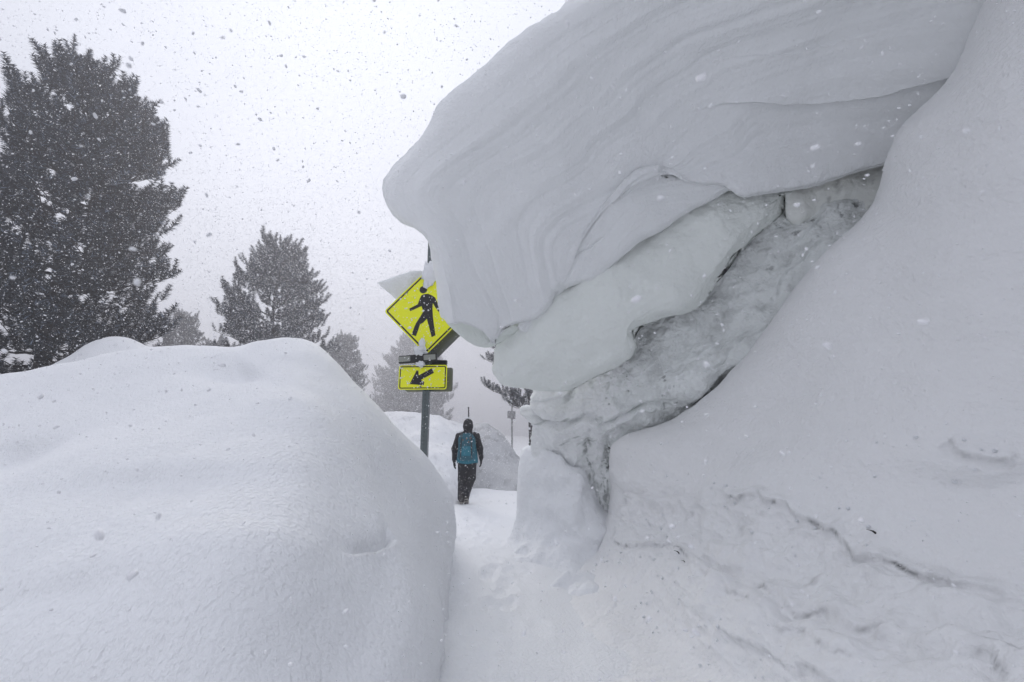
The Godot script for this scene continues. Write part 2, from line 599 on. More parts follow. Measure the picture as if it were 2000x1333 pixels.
func make_bank() -> void:
	var wall := func(px, py): return G(px, py, -0.06)
	var rows := [
		[Vector3(-16, 0.1, -12), Vector3(-9, 0.0, -12), Vector3(-5, -0.1, -11.5), Vector3(-3.2, -0.1, -11), Vector3(-1.7, -0.1, -10.2), Vector3(-1.35, -0.1, -10)],
		[[-420, 930, 7.2], [0, 800, 7.6], [300, 770, 7.4], [500, 760, 7.2], [640, 790, 6.9], [760, 860, 6.6], [850, 960, 6.6], [880, 1040, 6.7], wall.call(884, 1062)],
		[[-360, 840, 6.2], [0, 752, 6.3], [250, 700, 6.1], [475, 690, 5.8], [600, 690, 5.6], [690, 775, 5.4], [790, 880, 5.5], [862, 970, 5.65], [886, 1010, 5.75], wall.call(882, 1095)],
		[[-300, 812, 5.3], [0, 738, 5.5], [150, 705, 5.4], [250, 683, 5.3], [400, 674, 5.1], [475, 673, 5.0], [510, 664, 4.95], [600, 664, 4.9], [640, 684, 4.9], [688, 740, 4.9], [738, 795, 4.95], [788, 847, 5.0], [836, 896, 5.1], [867, 942, 5.2], [884, 972, 5.3], wall.call(880, 1106)],
		[[-320, 850, 4.5], [0, 785, 4.6], [250, 735, 4.4], [450, 722, 4.25], [590, 715, 4.2], [690, 780, 4.2], [780, 880, 4.3], [838, 970, 4.45], [866, 1035, 4.65], wall.call(878, 1135)],
		[[-350, 950, 3.4], [0, 880, 3.35], [250, 830, 3.25], [450, 815, 3.2], [590, 820, 3.22], [680, 880, 3.3], [755, 960, 3.45], [815, 1040, 3.5], [852, 1095, 3.75], wall.call(876, 1175)],
		[[-380, 1100, 2.5], [0, 1000, 2.3], [250, 950, 2.3], [450, 940, 2.3], [580, 950, 2.42], [670, 1005, 2.58], [745, 1075, 2.7], [805, 1150, 2.68], [846, 1200, 2.85], wall.call(872, 1245)],
		[[-400, 1250, 1.9], [0, 1160, 1.74], [250, 1120, 1.78], [440, 1110, 1.8], [560, 1120, 1.93], [640, 1165, 2.06], [710, 1230, 2.12], [775, 1290, 2.12], [830, 1330, 2.28], wall.call(866, 1360)],
		[[-400, 1450, 1.45], [0, 1345, 1.48], [250, 1335, 1.5], [430, 1340, 1.54], [540, 1350, 1.62], [620, 1385, 1.69], [690, 1440, 1.72], [760, 1500, 1.72], [815, 1560, 1.80], wall.call(852, 1590)],
		[[-400, 1900, 1.2], [0, 1750, 1.22], [250, 1700, 1.22], [430, 1700, 1.2], [540, 1710, 1.1], [620, 1740, 1.18], [690, 1800, 1.25], [760, 1860, 1.28], [800, 1920, 1.27], wall.call(835, 1950)],
		[Vector3(-4.2, 1.5, 0.8), Vector3(-2.6, 1.3, 0.8), Vector3(-1.6, 0.9, 0.8), Vector3(-1.05, 0.4, 0.8), Vector3(-0.75, -0.06, 0.8)],
		[Vector3(-4.6, 2.3, 4.0), Vector3(-2.9, 2.1, 4.0), Vector3(-1.9, 1.6, 4.0), Vector3(-1.3, 0.7, 4.0), Vector3(-1.0, -0.06, 4.0)],
		[Vector3(-4.6, 2.2, 9.0), Vector3(-2.9, 2.1, 9.0), Vector3(-1.9, 1.6, 9.0), Vector3(-1.3, 0.7, 9.0), Vector3(-1.0, -0.06, 9.0)],
	]
	var s := sheet(rows, 460, 640)
	face(s, Vector3(-0.5, 6, 0))
	var bowl := near(s, 462, 716)
	var hollows := [[near(s, 300, 925), 0.07, 0.55, 0.16], [near(s, 10, 880), 0.09, 0.35, 0.2], [near(s, 600, 800), -0.04, 0.4, 0.3], [near(s, 480, 1060), -0.03, 0.35, 0.2], [near(s, 120, 1150), 0.04, 0.3, 0.15]]
	var nick := trail(s, [[655, 1086], [690, 1088], [730, 1081], [760, 1068], [776, 1055]])
	var scoop := trail(s, [[-40, 905], [20, 893], [60, 868], [70, 850]])
	var step := trail(s, [[790, 900], [772, 960], [770, 1030], [750, 1090], [715, 1180], [670, 1300]])
	carve(s, func(um, vm, u, v, p, n):
		var x: float = p.x
		var z: float = p.z
		var h := 0.05 * n_low.get_noise_3dv(p * 0.55) + 0.015 * n_mid.get_noise_3dv(p * 1.7)
		h += 0.0045 * n_rough.get_noise_2d(x * 5.0, z * 11.0 + p.y * 8.0) * (0.5 + n_mid.get_noise_2d(x * 0.9, z * 0.9))
		var lu: float = um / maxf(u, 1e-3)
		var lv: float = vm / maxf(v, 1e-3)
		var bu: float = (u - bowl.x) * lu - 0.25 * (v - bowl.y) * lv
		var bv: float = (v - bowl.y) * lv
		if absf(bu) < 1.2 and absf(bv) < 1.4:
			h -= 0.13 * exp(-pow(bu / (0.11 if bu > 0 else 0.42), 2) - pow(bv / 0.42, 2))
		for q in hollows:
			var hu: float = (u - q[0].x) * lu
			var hv: float = (v - q[0].y) * lv
			# steeper on the lee side
			if absf(hu) < 1.5 and absf(hv) < 1.2: h -= q[1] * exp(-pow(hu / q[2], 2) - pow(hv / (q[3] if hv < 0 else q[3] * 2.2), 2))
		var d := Vector2.ZERO
		d = off(nick, u, v, lu, lv)
		if absf(d.x) < 0.3:
			var fade := smoothstep(0.0, 0.5, d.y) * (1.0 - smoothstep(0.93, 1.0, d.y))
			if d.x < 0: h -= fade * 0.06 * exp(-pow(d.x / 0.075, 2)) * smoothstep(0.0, 0.012, -d.x)
			else: h += fade * 0.012 * exp(-pow(d.x / 0.05, 2))
		d = off(scoop, u, v, lu, lv)
		if absf(d.x) < 0.5 and d.x < 0: h -= 0.035 * exp(-pow(d.x / 0.25, 2)) * smoothstep(0.0, 0.2, -d.x) * smoothstep(0.0, 0.3, d.y) * (1 - smoothstep(0.8, 1.0, d.y))
		# the cut side of the trench: scraped, with upright grooves
		var side := smoothstep(0.86, 0.93, u)
		if side > 0:
			h += side * (0.016 * n_strata.get_noise_2d(vm * 5.0, um * 0.8) + 0.006 * n_strata.get_noise_2d(vm * 16.0, um * 1.5) + 0.02 * n_mid.get_noise_3dv(p * 2.6))
		return [h, Color.WHITE])
	tag(part("snow_bank", commit(s), M.bank_snow), "smooth rounded snow bank left of the path below the dark pines", "", "", "structure")

func make_drift() -> void:
	var rows := [
		[[2070, -380, 4.0], [1990, -420, 3.0], [2200, -520, 2.6], [2600, -600, 2.2], [3000, -650, 1.9]],
		[[2070, -130, 4.1], [1990, -150, 3.0], [2100, -190, 2.65], [2350, -240, 2.25], [2900, -300, 1.75]],
		[[2010, 20, 4.3], [1942, 0, 3.1], [2050, 0, 2.7], [2280, 10, 2.3], [2900, 20, 1.7]],
		[[1920, 170, 4.5], [1855, 150, 3.4], [1970, 150, 2.85], [2200, 180, 2.4], [2900, 210, 1.7]],
		[[1810, 285, 4.75], [1748, 265, 3.72], [1880, 290, 3.05], [2150, 330, 2.45], [2900, 370, 1.7]],
		[[1750, 425, 4.9], [1692, 405, 3.98], [1820, 430, 3.2], [2100, 480, 2.5], [2900, 520, 1.7]],
		[[1660, 525, 5.0], [1602, 500, 4.25], [1750, 550, 3.35], [2050, 620, 2.5], [2900, 680, 1.7]],
		[[1480, 750, 5.3], [1427, 722, 4.72], [1610, 745, 3.55], [1980, 780, 2.5], [2900, 850, 1.65]],
		[[1370, 845, 5.6], [1322, 812, 5.05], [1510, 850, 3.7], [1850, 900, 2.6], [2900, 1000, 1.6]],
		[[1240, 905, 6.0], [1195, 868, 5.5], [1380, 930, 3.95], [1700, 1000, 2.75], [2800, 1200, 1.5]],
		[[1228, 1000, 6.0], [1186, 970, 5.55], [1300, 1030, 4.2], [1600, 1120, 2.7], [2600, 1400, 1.4]],
		[[1200, 1080, 5.9], [1172, 1040, 5.45], [1255, 1100, 4.1], [1470, 1220, 2.62], [2250, 1560, 1.35]],
		[G(1110, 1085, 0.06), G(1130, 1090, 0.10), G(1200, 1160, 0.08), G(1370, 1310, 0.08), G(1950, 1800, 0.06)],
		[G(1010, 1100, -0.06), G(1060, 1120, -0.06), G(1100, 1200, -0.06), G(1180, 1350, -0.06), G(1500, 1900, -0.06)],
	]
	var s := sheet(rows, 560, 640)
	face(s, Vector3(-1.5, 4, -1))
	var lines := []
	for a in [
		[[[1395, 945], [1440, 975], [1480, 965], [1515, 985], [1560, 1005], [1600, 1022], [1640, 1040], [1670, 1055], [1685, 1085], [1740, 1100], [1800, 1115], [1860, 1130], [1920, 1140], [2010, 1165]], 1.0, 0.035],
		[[[1180, 1045], [1240, 1075], [1300, 1062], [1360, 1090], [1410, 1110], [1480, 1135], [1540, 1160], [1600, 1190], [1660, 1220], [1760, 1225]], 0.55, 0.03],
		[[[1330, 1085], [1400, 1140], [1470, 1170], [1540, 1210], [1620, 1260], [1690, 1290]], 0.35, 0.02],
		[[[1700, 1235], [1790, 1262], [1860, 1285], [1930, 1312], [2010, 1345]], 0.9, 0.03],
		[[[1400, 1230], [1500, 1270], [1580, 1310], [1660, 1350]], 0.3, 0.02],
		[[[1840, 868], [1890, 880], [1935, 892], [1985, 890]], 0.4, 0.03]]:
		lines.append([trail(s, a[0]), a[1], a[2]])
	var top := trail(s, [[1200, 900], [1300, 930], [1400, 930], [1500, 950], [1620, 1000], [1750, 1060], [1900, 1110], [2050, 1150], [2400, 1250]])
	var swale := trail(s, [[1680, 880], [1740, 912], [1820, 938], [1920, 950], [2020, 930]])
	carve(s, func(um, vm, u, v, p, n):
		var lu: float = um / maxf(u, 1e-3)
		var lv: float = vm / maxf(v, 1e-3)
		var h := 0.09 * n_low.get_noise_3dv(p * 0.55) + 0.018 * n_mid.get_noise_3dv(p * Vector3(1.2, 3.0, 1.2))
		h += 0.006 * n_strata.get_noise_2d(p.y * 7.0 + p.z * 5.0 + 2.0 * n_low.get_noise_3dv(p), p.z * 1.2 - p.y * 1.1)
		var t := 1.0
		var low := off(top, u, v, lu, lv).x if u > 0.12 else -1.0
		var broken := smoothstep(-0.02, 0.22, low) * smoothstep(0.12, 0.3, u) * (1.0 - 0.75 * smoothstep(0.80, 0.93, v))
		if broken > 0:
			var q: Vector3 = p * Vector3(1.0, 1.7, 1.0)
			var c := n_rough.get_noise_3dv(q * 1.9)
			h += broken * (0.085 * absf(n_mid.get_noise_3dv(q * 1.5 + Vector3(7, 0, 0))) + 0.07 * c + 0.018 * n_rough.get_noise_3dv(q * 7.0))
			# layers cut through by the plough: long uneven ledges along the path
			var bed: float = p.y * 5.5 + 0.55 * n_low.get_noise_3dv(p * 0.8) + 0.22 * n_mid.get_noise_3dv(p * 2.4)
			var saw: float = bed - floorf(bed)
			h += broken * 0.050 * (saw if saw < 0.9 else (1.0 - saw) * 9.0) * smoothstep(-0.35, 0.25, n_mid.get_noise_3dv(p * Vector3(0.6, 2.0, 0.6) + Vector3(4, 0, 2)))
			t -= broken * 0.20 * smoothstep(0.30, 0.65, n_rough.get_noise_3dv(p * 3.1 + Vector3(3, 9, 1)))
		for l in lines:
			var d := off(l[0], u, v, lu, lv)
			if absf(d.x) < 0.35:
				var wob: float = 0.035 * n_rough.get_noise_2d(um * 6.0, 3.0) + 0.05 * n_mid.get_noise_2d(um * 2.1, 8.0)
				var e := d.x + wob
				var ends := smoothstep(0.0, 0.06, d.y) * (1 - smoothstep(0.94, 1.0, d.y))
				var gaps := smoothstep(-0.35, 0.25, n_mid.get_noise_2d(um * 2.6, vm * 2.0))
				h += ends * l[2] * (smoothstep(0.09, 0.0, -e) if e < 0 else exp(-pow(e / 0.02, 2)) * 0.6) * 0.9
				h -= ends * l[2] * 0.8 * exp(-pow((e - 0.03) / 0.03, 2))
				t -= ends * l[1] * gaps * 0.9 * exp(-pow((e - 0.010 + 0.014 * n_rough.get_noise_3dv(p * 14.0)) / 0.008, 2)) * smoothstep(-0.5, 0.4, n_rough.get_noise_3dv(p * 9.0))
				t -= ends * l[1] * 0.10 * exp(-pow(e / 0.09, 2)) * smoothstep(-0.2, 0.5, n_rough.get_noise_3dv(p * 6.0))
		var w := off(swale, u, v, lu, lv)
		if absf(w.x) < 0.5: h -= 0.05 * exp(-pow(w.x / (0.10 if w.x < 0 else 0.22), 2)) * smoothstep(0.0, 0.4, w.y)
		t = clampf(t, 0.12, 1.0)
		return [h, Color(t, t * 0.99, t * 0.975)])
	tag(part("snow_drift", commit(s), M.drift_snow), "tall sloping snowdrift right of the path leaning on the icy wall", "", "", "structure")
	make_clods(s)
	make_debris(s)
	# the same wall of snow going on past the viewer
	rows = []
	for q in [[1.15, -0.1], [1.5, 0.15], [2.2, 0.6], [2.9, 1.15], [3.5, 1.9], [3.95, 2.9], [4.15, 3.9], [3.95, 4.6], [3.3, 5.1], [2.2, 5.35], [1.5, 5.35], [1.25, 5.5], [1.7, 5.85], [3.0, 6.3], [6.0, 6.6], [10.0, 6.4]]:
		var lean := smoothstep(3.0, 5.0, q[1]) * 0.9
		rows.append([Vector3(q[0] + 0.1, q[1], -0.2 - lean), Vector3(q[0], q[1], 1.5), Vector3(q[0] - 0.1, q[1] - 0.1, 4.5), Vector3(q[0] + 0.2, q[1] * 0.95, 9.0)])
	s = sheet(rows, 90, 110)
	face(s, Vector3(0, 2.0, 4.0))
	carve(s, func(um, vm, u, v, p, n): return [0.12 * n_low.get_noise_3dv(p * 0.5) + 0.03 * n_mid.get_noise_3dv(p * 1.5), Color.WHITE])
	tag(part("snow_drift", commit(s), M.drift_snow), "continuation of the tall snowdrift and its overhang past the viewpoint", "", "", "structure")
	# the low block at the foot of the wall
	rows = [
		[[1020, 900, 7.4], [1060, 905, 6.9], [1120, 930, 6.3], [1180, 965, 5.8]],
		[[1011, 884, 6.6], [1030, 879, 6.38], [1070, 890, 5.95], [1118, 914, 5.58], [1148, 944, 5.44], [1170, 992, 5.6]],
		[[1006, 905, 6.45], [1040, 908, 6.12], [1090, 925, 5.72], [1138, 955, 5.40], [1182, 1010, 5.6]],
		[[1003, 945, 6.4], [1035, 955, 6.08], [1085, 972, 5.66], [1136, 1000, 5.30], [1200, 1050, 5.35]],
		[[1000, 1004, 6.4], [1030, 1022, 6.05], [1080, 1044, 5.55], [1140, 1072, 5.15], [1235, 1112, 5.0]],
		[G(985, 1052, 0.02), G(1012, 1074, 0.02), G(1062, 1108, 0.02), G(1125, 1152, 0.02), G(1205, 1198, 0.02)],
		[G(970, 1068, -0.06), G(997, 1096, -0.06), G(1040, 1134, -0.06), G(1105, 1184, -0.06), G(1190, 1244, -0.06)],
	]
	s = sheet(rows, 150, 130)
	face(s, Vector3(-3, 5, 0))
	curl(s, Vector3(0.5, -0.2, -0.85), [0.18, 0, 0, 0])
	carve(s, func(um, vm, u, v, p, n):
		return [(0.13 * n_low.get_noise_3dv(p * 1.3) + 0.05 * n_mid.get_noise_3dv(p * 2.6)) * smoothstep(0.0, 0.25, u) + 0.018 * n_rough.get_noise_3dv(p * 5.0), Color.WHITE])
	tag(part("snow_mound", commit(s, Vector3(0.75, -0.1, -0.65), 0.3, 0.9, 0.5), M.drift_snow), "low rounded snow mound at the foot of the dirty ice wall beside the path", "", "", "structure")

func make_cornice() -> void:
	var root := thing("snow_cornice", Vector3(2.0, 0, -5.0), "huge wave-shaped snow cornice curling over the path on a dirty ice wall", "snow cornice")
	var at := root.position
	var away := Vector3(0.72, 0.0, -0.70)
	# --- the great overhanging sheet, from root to tip
	var rows := [
		[[2300, -620, 1.9], [1700, -330, 2.75], [1350, -150, 3.3], [1090, 2, 3.8], [1000, 62, 4.0], [940, 116, 4.15], [880, 166, 4.32], [842, 205, 4.45], [828, 240, 4.5], [795, 290, 4.68], [757, 328, 4.85], [741, 358, 4.95], [747, 398, 5.0], [768, 428, 5.03], [800, 446, 5.05], [826, 458, 5.02], [834, 485, 5.0], [840, 520, 5.0], [848, 560, 5.0], [850, 600, 5.0], [855, 634, 5.0]],
		[[2300, -400, 2.3], [1800, -210, 3.0], [1450, -50, 3.55], [1180, 80, 4.0], [1030, 180, 4.25], [930, 265, 4.45], [860, 330, 4.6], [815, 385, 4.72], [838, 440, 4.75], [862, 500, 4.78], [872, 570, 4.82], [876, 643, 4.9]],
		[[2300, -150, 2.7], [1850, -60, 3.3], [1550, 40, 3.8], [1300, 150, 4.2], [1120, 260, 4.45], [1000, 350, 4.6], [930, 430, 4.72], [905, 500, 4.8], [900, 580, 4.85], [900, 643, 4.9]],
		[[2250, 60, 3.1], [1900, 90, 3.55], [1620, 150, 4.05], [1400, 220, 4.4], [1210, 310, 4.6], [1080, 410, 4.72], [1000, 490, 4.8], [955, 570, 4.88], [935, 655, 4.95]],
		[[2150, 220, 3.6], [1900, 210, 3.85], [1680, 255, 4.25], [1480, 290, 4.5], [1300, 330, 4.62], [1180, 390, 4.72], [1090, 470, 4.8], [1020, 560, 4.9], [950, 668, 5.0]],
		[[2050, 300, 4.0], [1840, 300, 4.15], [1720, 330, 4.3], [1600, 361, 4.45], [1532, 373, 4.5], [1490, 379, 4.52], [1452, 384, 4.54], [1422, 362, 4.56], [1390, 361, 4.58], [1335, 356, 4.6], [1318, 344, 4.6], [1276, 332, 4.62], [1248, 341, 4.63], [1200, 385, 4.68], [1160, 440, 4.75], [1128, 500, 4.82], [1112, 543, 4.88], [1086, 566, 4.9], [1055, 618, 4.95], [985, 650, 5.0], [958, 683, 5.05]],
	]
	var s := sheet(rows, 620, 380)
	face(s, Vector3(0, 1.5, 0))
	curl(s, Vector3(-0.08, 0.5, -0.86).normalized(), [0, 0.06, 0.34, 0.05])
	var lap := trail(s, [[2000, 80], [1870, 140], [1800, 162], [1720, 182], [1650, 193], [1590, 200], [1530, 201], [1470, 197], [1400, 205], [1320, 225]])
	var lap2 := trail(s, [[1150, 300], [1080, 350], [1010, 410], [960, 470], [915, 560]])
	carve(s, func(um, vm, u, v, p, n):
		var lu: float = um / maxf(u, 1e-3)
		var lv: float = vm / maxf(v, 1e-3)
		var bend: float = 0.12 * n_low.get_noise_2d(um * 0.25, vm * 0.4)
		var g: float = vm + bend
		# layers of blown snow that run along the wave
		var edge := smoothstep(0.0, 0.18, v) * (1 - smoothstep(0.9, 1.0, v) * 0.5)
		var h := 0.056 * n_strata.get_noise_2d(um * 0.08, g * 1.3) * edge
		h += 0.012 * n_strata.get_noise_2d(um * 0.14 + 40.0, g * 3.6) * edge
		h += 0.0024 * n_strata.get_noise_2d(um * 0.3 + 80.0, g * 17.0) * edge
		h += 0.07 * n_low.get_noise_3dv(p * 0.55) * smoothstep(0.0, 0.1, v)
		h += 0.018 * n_mid.get_noise_3dv(p * 2.2)
		h += 0.016 * n_rough.get_noise_3dv(p * 9.0) * smoothstep(0.94, 1.0, v) + 0.010 * n_rough.get_noise_3dv(p * 7.0) * smoothstep(0.06, 0.0, v)
		var d := off(lap, u, v, lu, lv)
		if absf(d.x) < 0.5:
			var on := smoothstep(1.0, 0.7, d.y)
			var e := d.x + 0.02 * n_mid.get_noise_2d(um * 1.5, 2.0)
			h += on * (0.07 * exp(e / 0.28) if e < 0 else 0.07 * (1 - smoothstep(0.0, 0.02, e)) - 0.02 * exp(-pow(e / 0.08, 2)))
		d = off(lap2, u, v, lu, lv)
		if absf(d.x) < 0.4:
			var on := smoothstep(0.0, 0.3, d.y) * smoothstep(1.0, 0.8, d.y)
			h += on * 0.025 * exp(-pow(d.x / 0.10, 2))
		return [h, Color.WHITE])
	part("overhang", commit(s, away, 0.05, 1.2, 0.9, at), M.cornice_snow, root)
	# --- the thin flap that hangs at its lower tip
	rows = [
		[[872, 632, 5.12], [905, 618, 5.1], [945, 615, 5.1], [985, 630, 5.1], [1015, 640, 5.12]],
		[[880, 640, 5.12], [908, 634, 5.12], [940, 640, 5.12], [968, 650, 5.12], [1000, 650, 5.14]],
		[[886, 645, 5.14], [903, 660, 5.15], [935, 678, 5.16], [950, 678, 5.16], [990, 655, 5.18]],
	]
	s = sheet(rows, 60, 36)
	face(s, Vector3(0, 1.5, 0))
	carve(s, func(um, vm, u, v, p, n): return [0.02 * n_mid.get_noise_3dv(p * 3.0), Color(0.97, 1.0, 0.95)])
	part("snow_flap", commit(s, away, 0.05, 0.10, 0.2, at), M.cornice_snow, root)
	# --- the sheet beneath
	rows = [
		[[1560, 320, 4.8], [1440, 310, 4.82], [1340, 300, 4.84], [1240, 310, 4.88], [1160, 390, 4.95], [1100, 480, 5.02], [1050, 570, 5.12], [1010, 640, 5.2]],
		[[1500, 365, 4.76], [1400, 352, 4.78], [1310, 372, 4.8], [1230, 410, 4.85], [1170, 460, 4.92], [1120, 515, 5.0], [1070, 580, 5.1], [1020, 648, 5.2]],
		[[1450, 384, 4.75], [1424, 366, 4.75], [1380, 388, 4.77], [1330, 416, 4.79], [1290, 443, 4.82], [1250, 463, 4.85], [1215, 492, 4.88], [1182, 520, 4.92], [1150, 543, 4.97], [1120, 551, 5.02], [1092, 562, 5.08], [1060, 610, 5.15], [1030, 650, 5.2]],
	]
	s = sheet(nearer(rows, [0.13]), 300, 130)
	face(s, Vector3(0, 1.5, 0))
	curl(s, away, [0, 0, 0, 0.05])
	var seam := trail(s, [[1120, 500], [1150, 485], [1185, 458]])
	carve(s, func(um, vm, u, v, p, n):
		var h: float = 0.045 * n_low.get_noise_3dv(p * 1.2) + 0.010 * n_strata.get_noise_2d(um * 0.5, vm * 7.0) + 0.004 * n_rough.get_noise_3dv(p * 6.0)
		var d := off(seam, u, v, um / maxf(u, 1e-3), vm / maxf(v, 1e-3))
		h -= 0.02 * exp(-pow(d.x / 0.012, 2)) * smoothstep(0.0, 0.2, d.y) * smoothstep(1.0, 0.8, d.y)
		return [h, Color(0.985, 0.99, 0.985)])
	part("snow_layer", commit(s, away, 0.04, 0.6, 0.6, at), M.cornice_snow, root)
	# --- the pale icy layer and its hanging block
	rows = [
		[[1600, 330, 5.0], [1480, 330, 5.02], [1380, 360, 5.05], [1280, 420, 5.1], [1180, 500, 5.18], [1100, 545, 5.3], [1030, 600, 5.4], [975, 640, 5.5], [948, 662, 5.55]],
		[[1570, 365, 4.98], [1460, 385, 4.98], [1370, 430, 5.0], [1270, 500, 5.06], [1170, 560, 5.14], [1090, 610, 5.25], [1020, 645, 5.38], [958, 672, 5.5]],
		[[1545, 375, 4.98], [1440, 430, 4.97], [1340, 510, 5.0], [1240, 580, 5.05], [1150, 635, 5.12], [1070, 670, 5.24], [1000, 685, 5.36], [955, 690, 5.5]],
		[[1535, 378, 4.98], [1450, 450, 4.97], [1360, 555, 5.0], [1250, 610, 5.05], [1195, 655, 5.08], [1120, 695, 5.18], [1030, 710, 5.3], [954, 706, 5.5]],
		[[1531, 376, 4.98], [1526, 400, 4.98], [1505, 424, 4.98], [1478, 441, 4.98], [1445, 466, 4.99], [1412, 498, 5.0], [1393, 538, 5.02], [1366, 574, 5.04], [1330, 600, 5.06], [1285, 610, 5.08], [1240, 625, 5.1], [1217, 645, 5.1], [1222, 668, 5.1], [1218, 692, 5.12], [1190, 715, 5.16], [1150, 735, 5.22], [1115, 757, 5.28], [1085, 768, 5.32], [1055, 767, 5.36], [1010, 757, 5.42], [972, 750, 5.47], [958, 735, 5.5], [953, 718, 5.52]],
	]
	s = sheet(nearer(rows, [0.26]), 420, 220)
	face(s, Vector3(0, 1.5, 0))
	curl(s, away, [0, 0.08, 0, 0.07])
	carve(s, func(um, vm, u, v, p, n):
		var h: float = 0.07 * n_low.get_noise_3dv(p * 1.3) + 0.022 * n_mid.get_noise_3dv(p * 3.2) + 0.007 * n_rough.get_noise_3dv(p * 8.0)
		h += 0.008 * n_strata.get_noise_2d(um * 0.6, vm * 6.0)
		var t := 1.0 - 0.22 * smoothstep(0.28, 0.6, n_rough.get_noise_3dv(p * 2.4)) * smoothstep(0.65, 0.25, u)
		return [h, Color(t * 0.985, t, t * 0.975)])
	part("ice_layer", commit(s, away, 0.14, 0.8, 0.7, at), M.ice_snow, root)
	# --- a tongue of ice under the root
	rows = [
		[[1520, 350, 4.9], [1570, 345, 4.86], [1620, 340, 4.8], [1690, 330, 4.7], [1760, 310, 4.6]],
		[[1530, 385, 4.88], [1560, 380, 4.82], [1620, 375, 4.78], [1680, 370, 4.7], [1750, 360, 4.6]],
		[[1530, 415, 4.9], [1560, 412, 4.82], [1600, 402, 4.82], [1670, 398, 4.75], [1740, 390, 4.6]],
		[[1534, 428, 4.92], [1545, 437, 4.9], [1562, 436, 4.86], [1580, 427, 4.86], [1595, 424, 4.86], [1640, 428, 4.8], [1720, 420, 4.65]],
	]
	s = sheet(nearer(rows, [0.14]), 120, 70)
	face(s, Vector3(0, 1.5, 0))
	curl(s, away, [0.06, 0, 0, 0.06])
	carve(s, func(um, vm, u, v, p, n):
		var t := 1.0 - 0.35 * smoothstep(0.3, 0.6, n_rough.get_noise_3dv(p * 3.4))
		return [0.03 * n_low.get_noise_3dv(p * 2.0) + 0.006 * n_rough.get_noise_3dv(p * 8.0), Color(t, t, t * 0.97)])
	part("ice_tongue", commit(s, away, 0.10, 0.4, 0.4, at), M.ice_snow, root)
	# --- the dirty wall under it all
	rows = [
		[[1850, 230, 5.0], [1700, 290, 5.1], [1560, 340, 5.25], [1450, 420, 5.4], [1360, 520, 5.5], [1250, 590, 5.6], [1160, 670, 5.8], [1075, 720, 6.1], [1036, 740, 6.5]],
		[[1800, 350, 4.85], [1680, 410, 4.95], [1570, 470, 5.1], [1465, 550, 5.25], [1370, 630, 5.4], [1255, 690, 5.55], [1155, 765, 5.75], [1080, 785, 6.1], [1036, 780, 6.5]],
		[[1770, 450, 4.75], [1660, 500, 4.82], [1560, 570, 4.95], [1465, 645, 5.08], [1375, 695, 5.25], [1275, 740, 5.45], [1175, 800, 5.7], [1090, 825, 6.05], [1024, 803, 6.5]],
		[[1730, 540, 4.7], [1625, 600, 4.76], [1530, 660, 4.84], [1440, 700, 4.92], [1365, 745, 5.05], [1275, 785, 5.3], [1180, 835, 5.6], [1095, 850, 6.0], [1034, 830, 6.4]],
		[[1720, 580, 4.8], [1615, 640, 4.86], [1520, 690, 4.9], [1432, 724, 4.94], [1385, 768, 5.06], [1330, 800, 5.15], [1240, 838, 5.38], [1180, 860, 5.6], [1095, 880, 5.95], [1022, 868, 6.4]],
		[[1700, 640, 5.1], [1600, 700, 5.2], [1510, 750, 5.2], [1430, 770, 5.3], [1380, 805, 5.4], [1290, 850, 5.42], [1196, 895, 5.62], [1135, 915, 5.8], [1085, 918, 6.05], [1030, 900, 6.4]],
		[[1700, 900, 5.3], [1500, 950, 5.4], [1350, 1000, 5.6], [1245, 1030, 5.6], [1190, 1030, 5.6], [1140, 1020, 5.75], [1100, 1000, 6.05], [1050, 980, 6.4]],
	]
	s = sheet(nearer(rows, [0.34, 0.36, 0.34, 0.22, 0.06, 0.05, 0.05]), 560, 380)
	face(s, Vector3(0, 1.5, 0))
	curl(s, Vector3(0.8, 0, -0.6), [0, 0.15, 0, 0])
	var streak := trail(s, [[1150, 850], [1146, 890], [1150, 930], [1160, 970], [1172, 1010]])
	var streak2 := trail(s, [[1185, 860], [1183, 900], [1178, 950], [1186, 1000]])
	var shelf := trail(s, [[1020, 800], [1060, 830], [1100, 838], [1140, 822], [1180, 842], [1210, 825], [1250, 806], [1290, 800]])
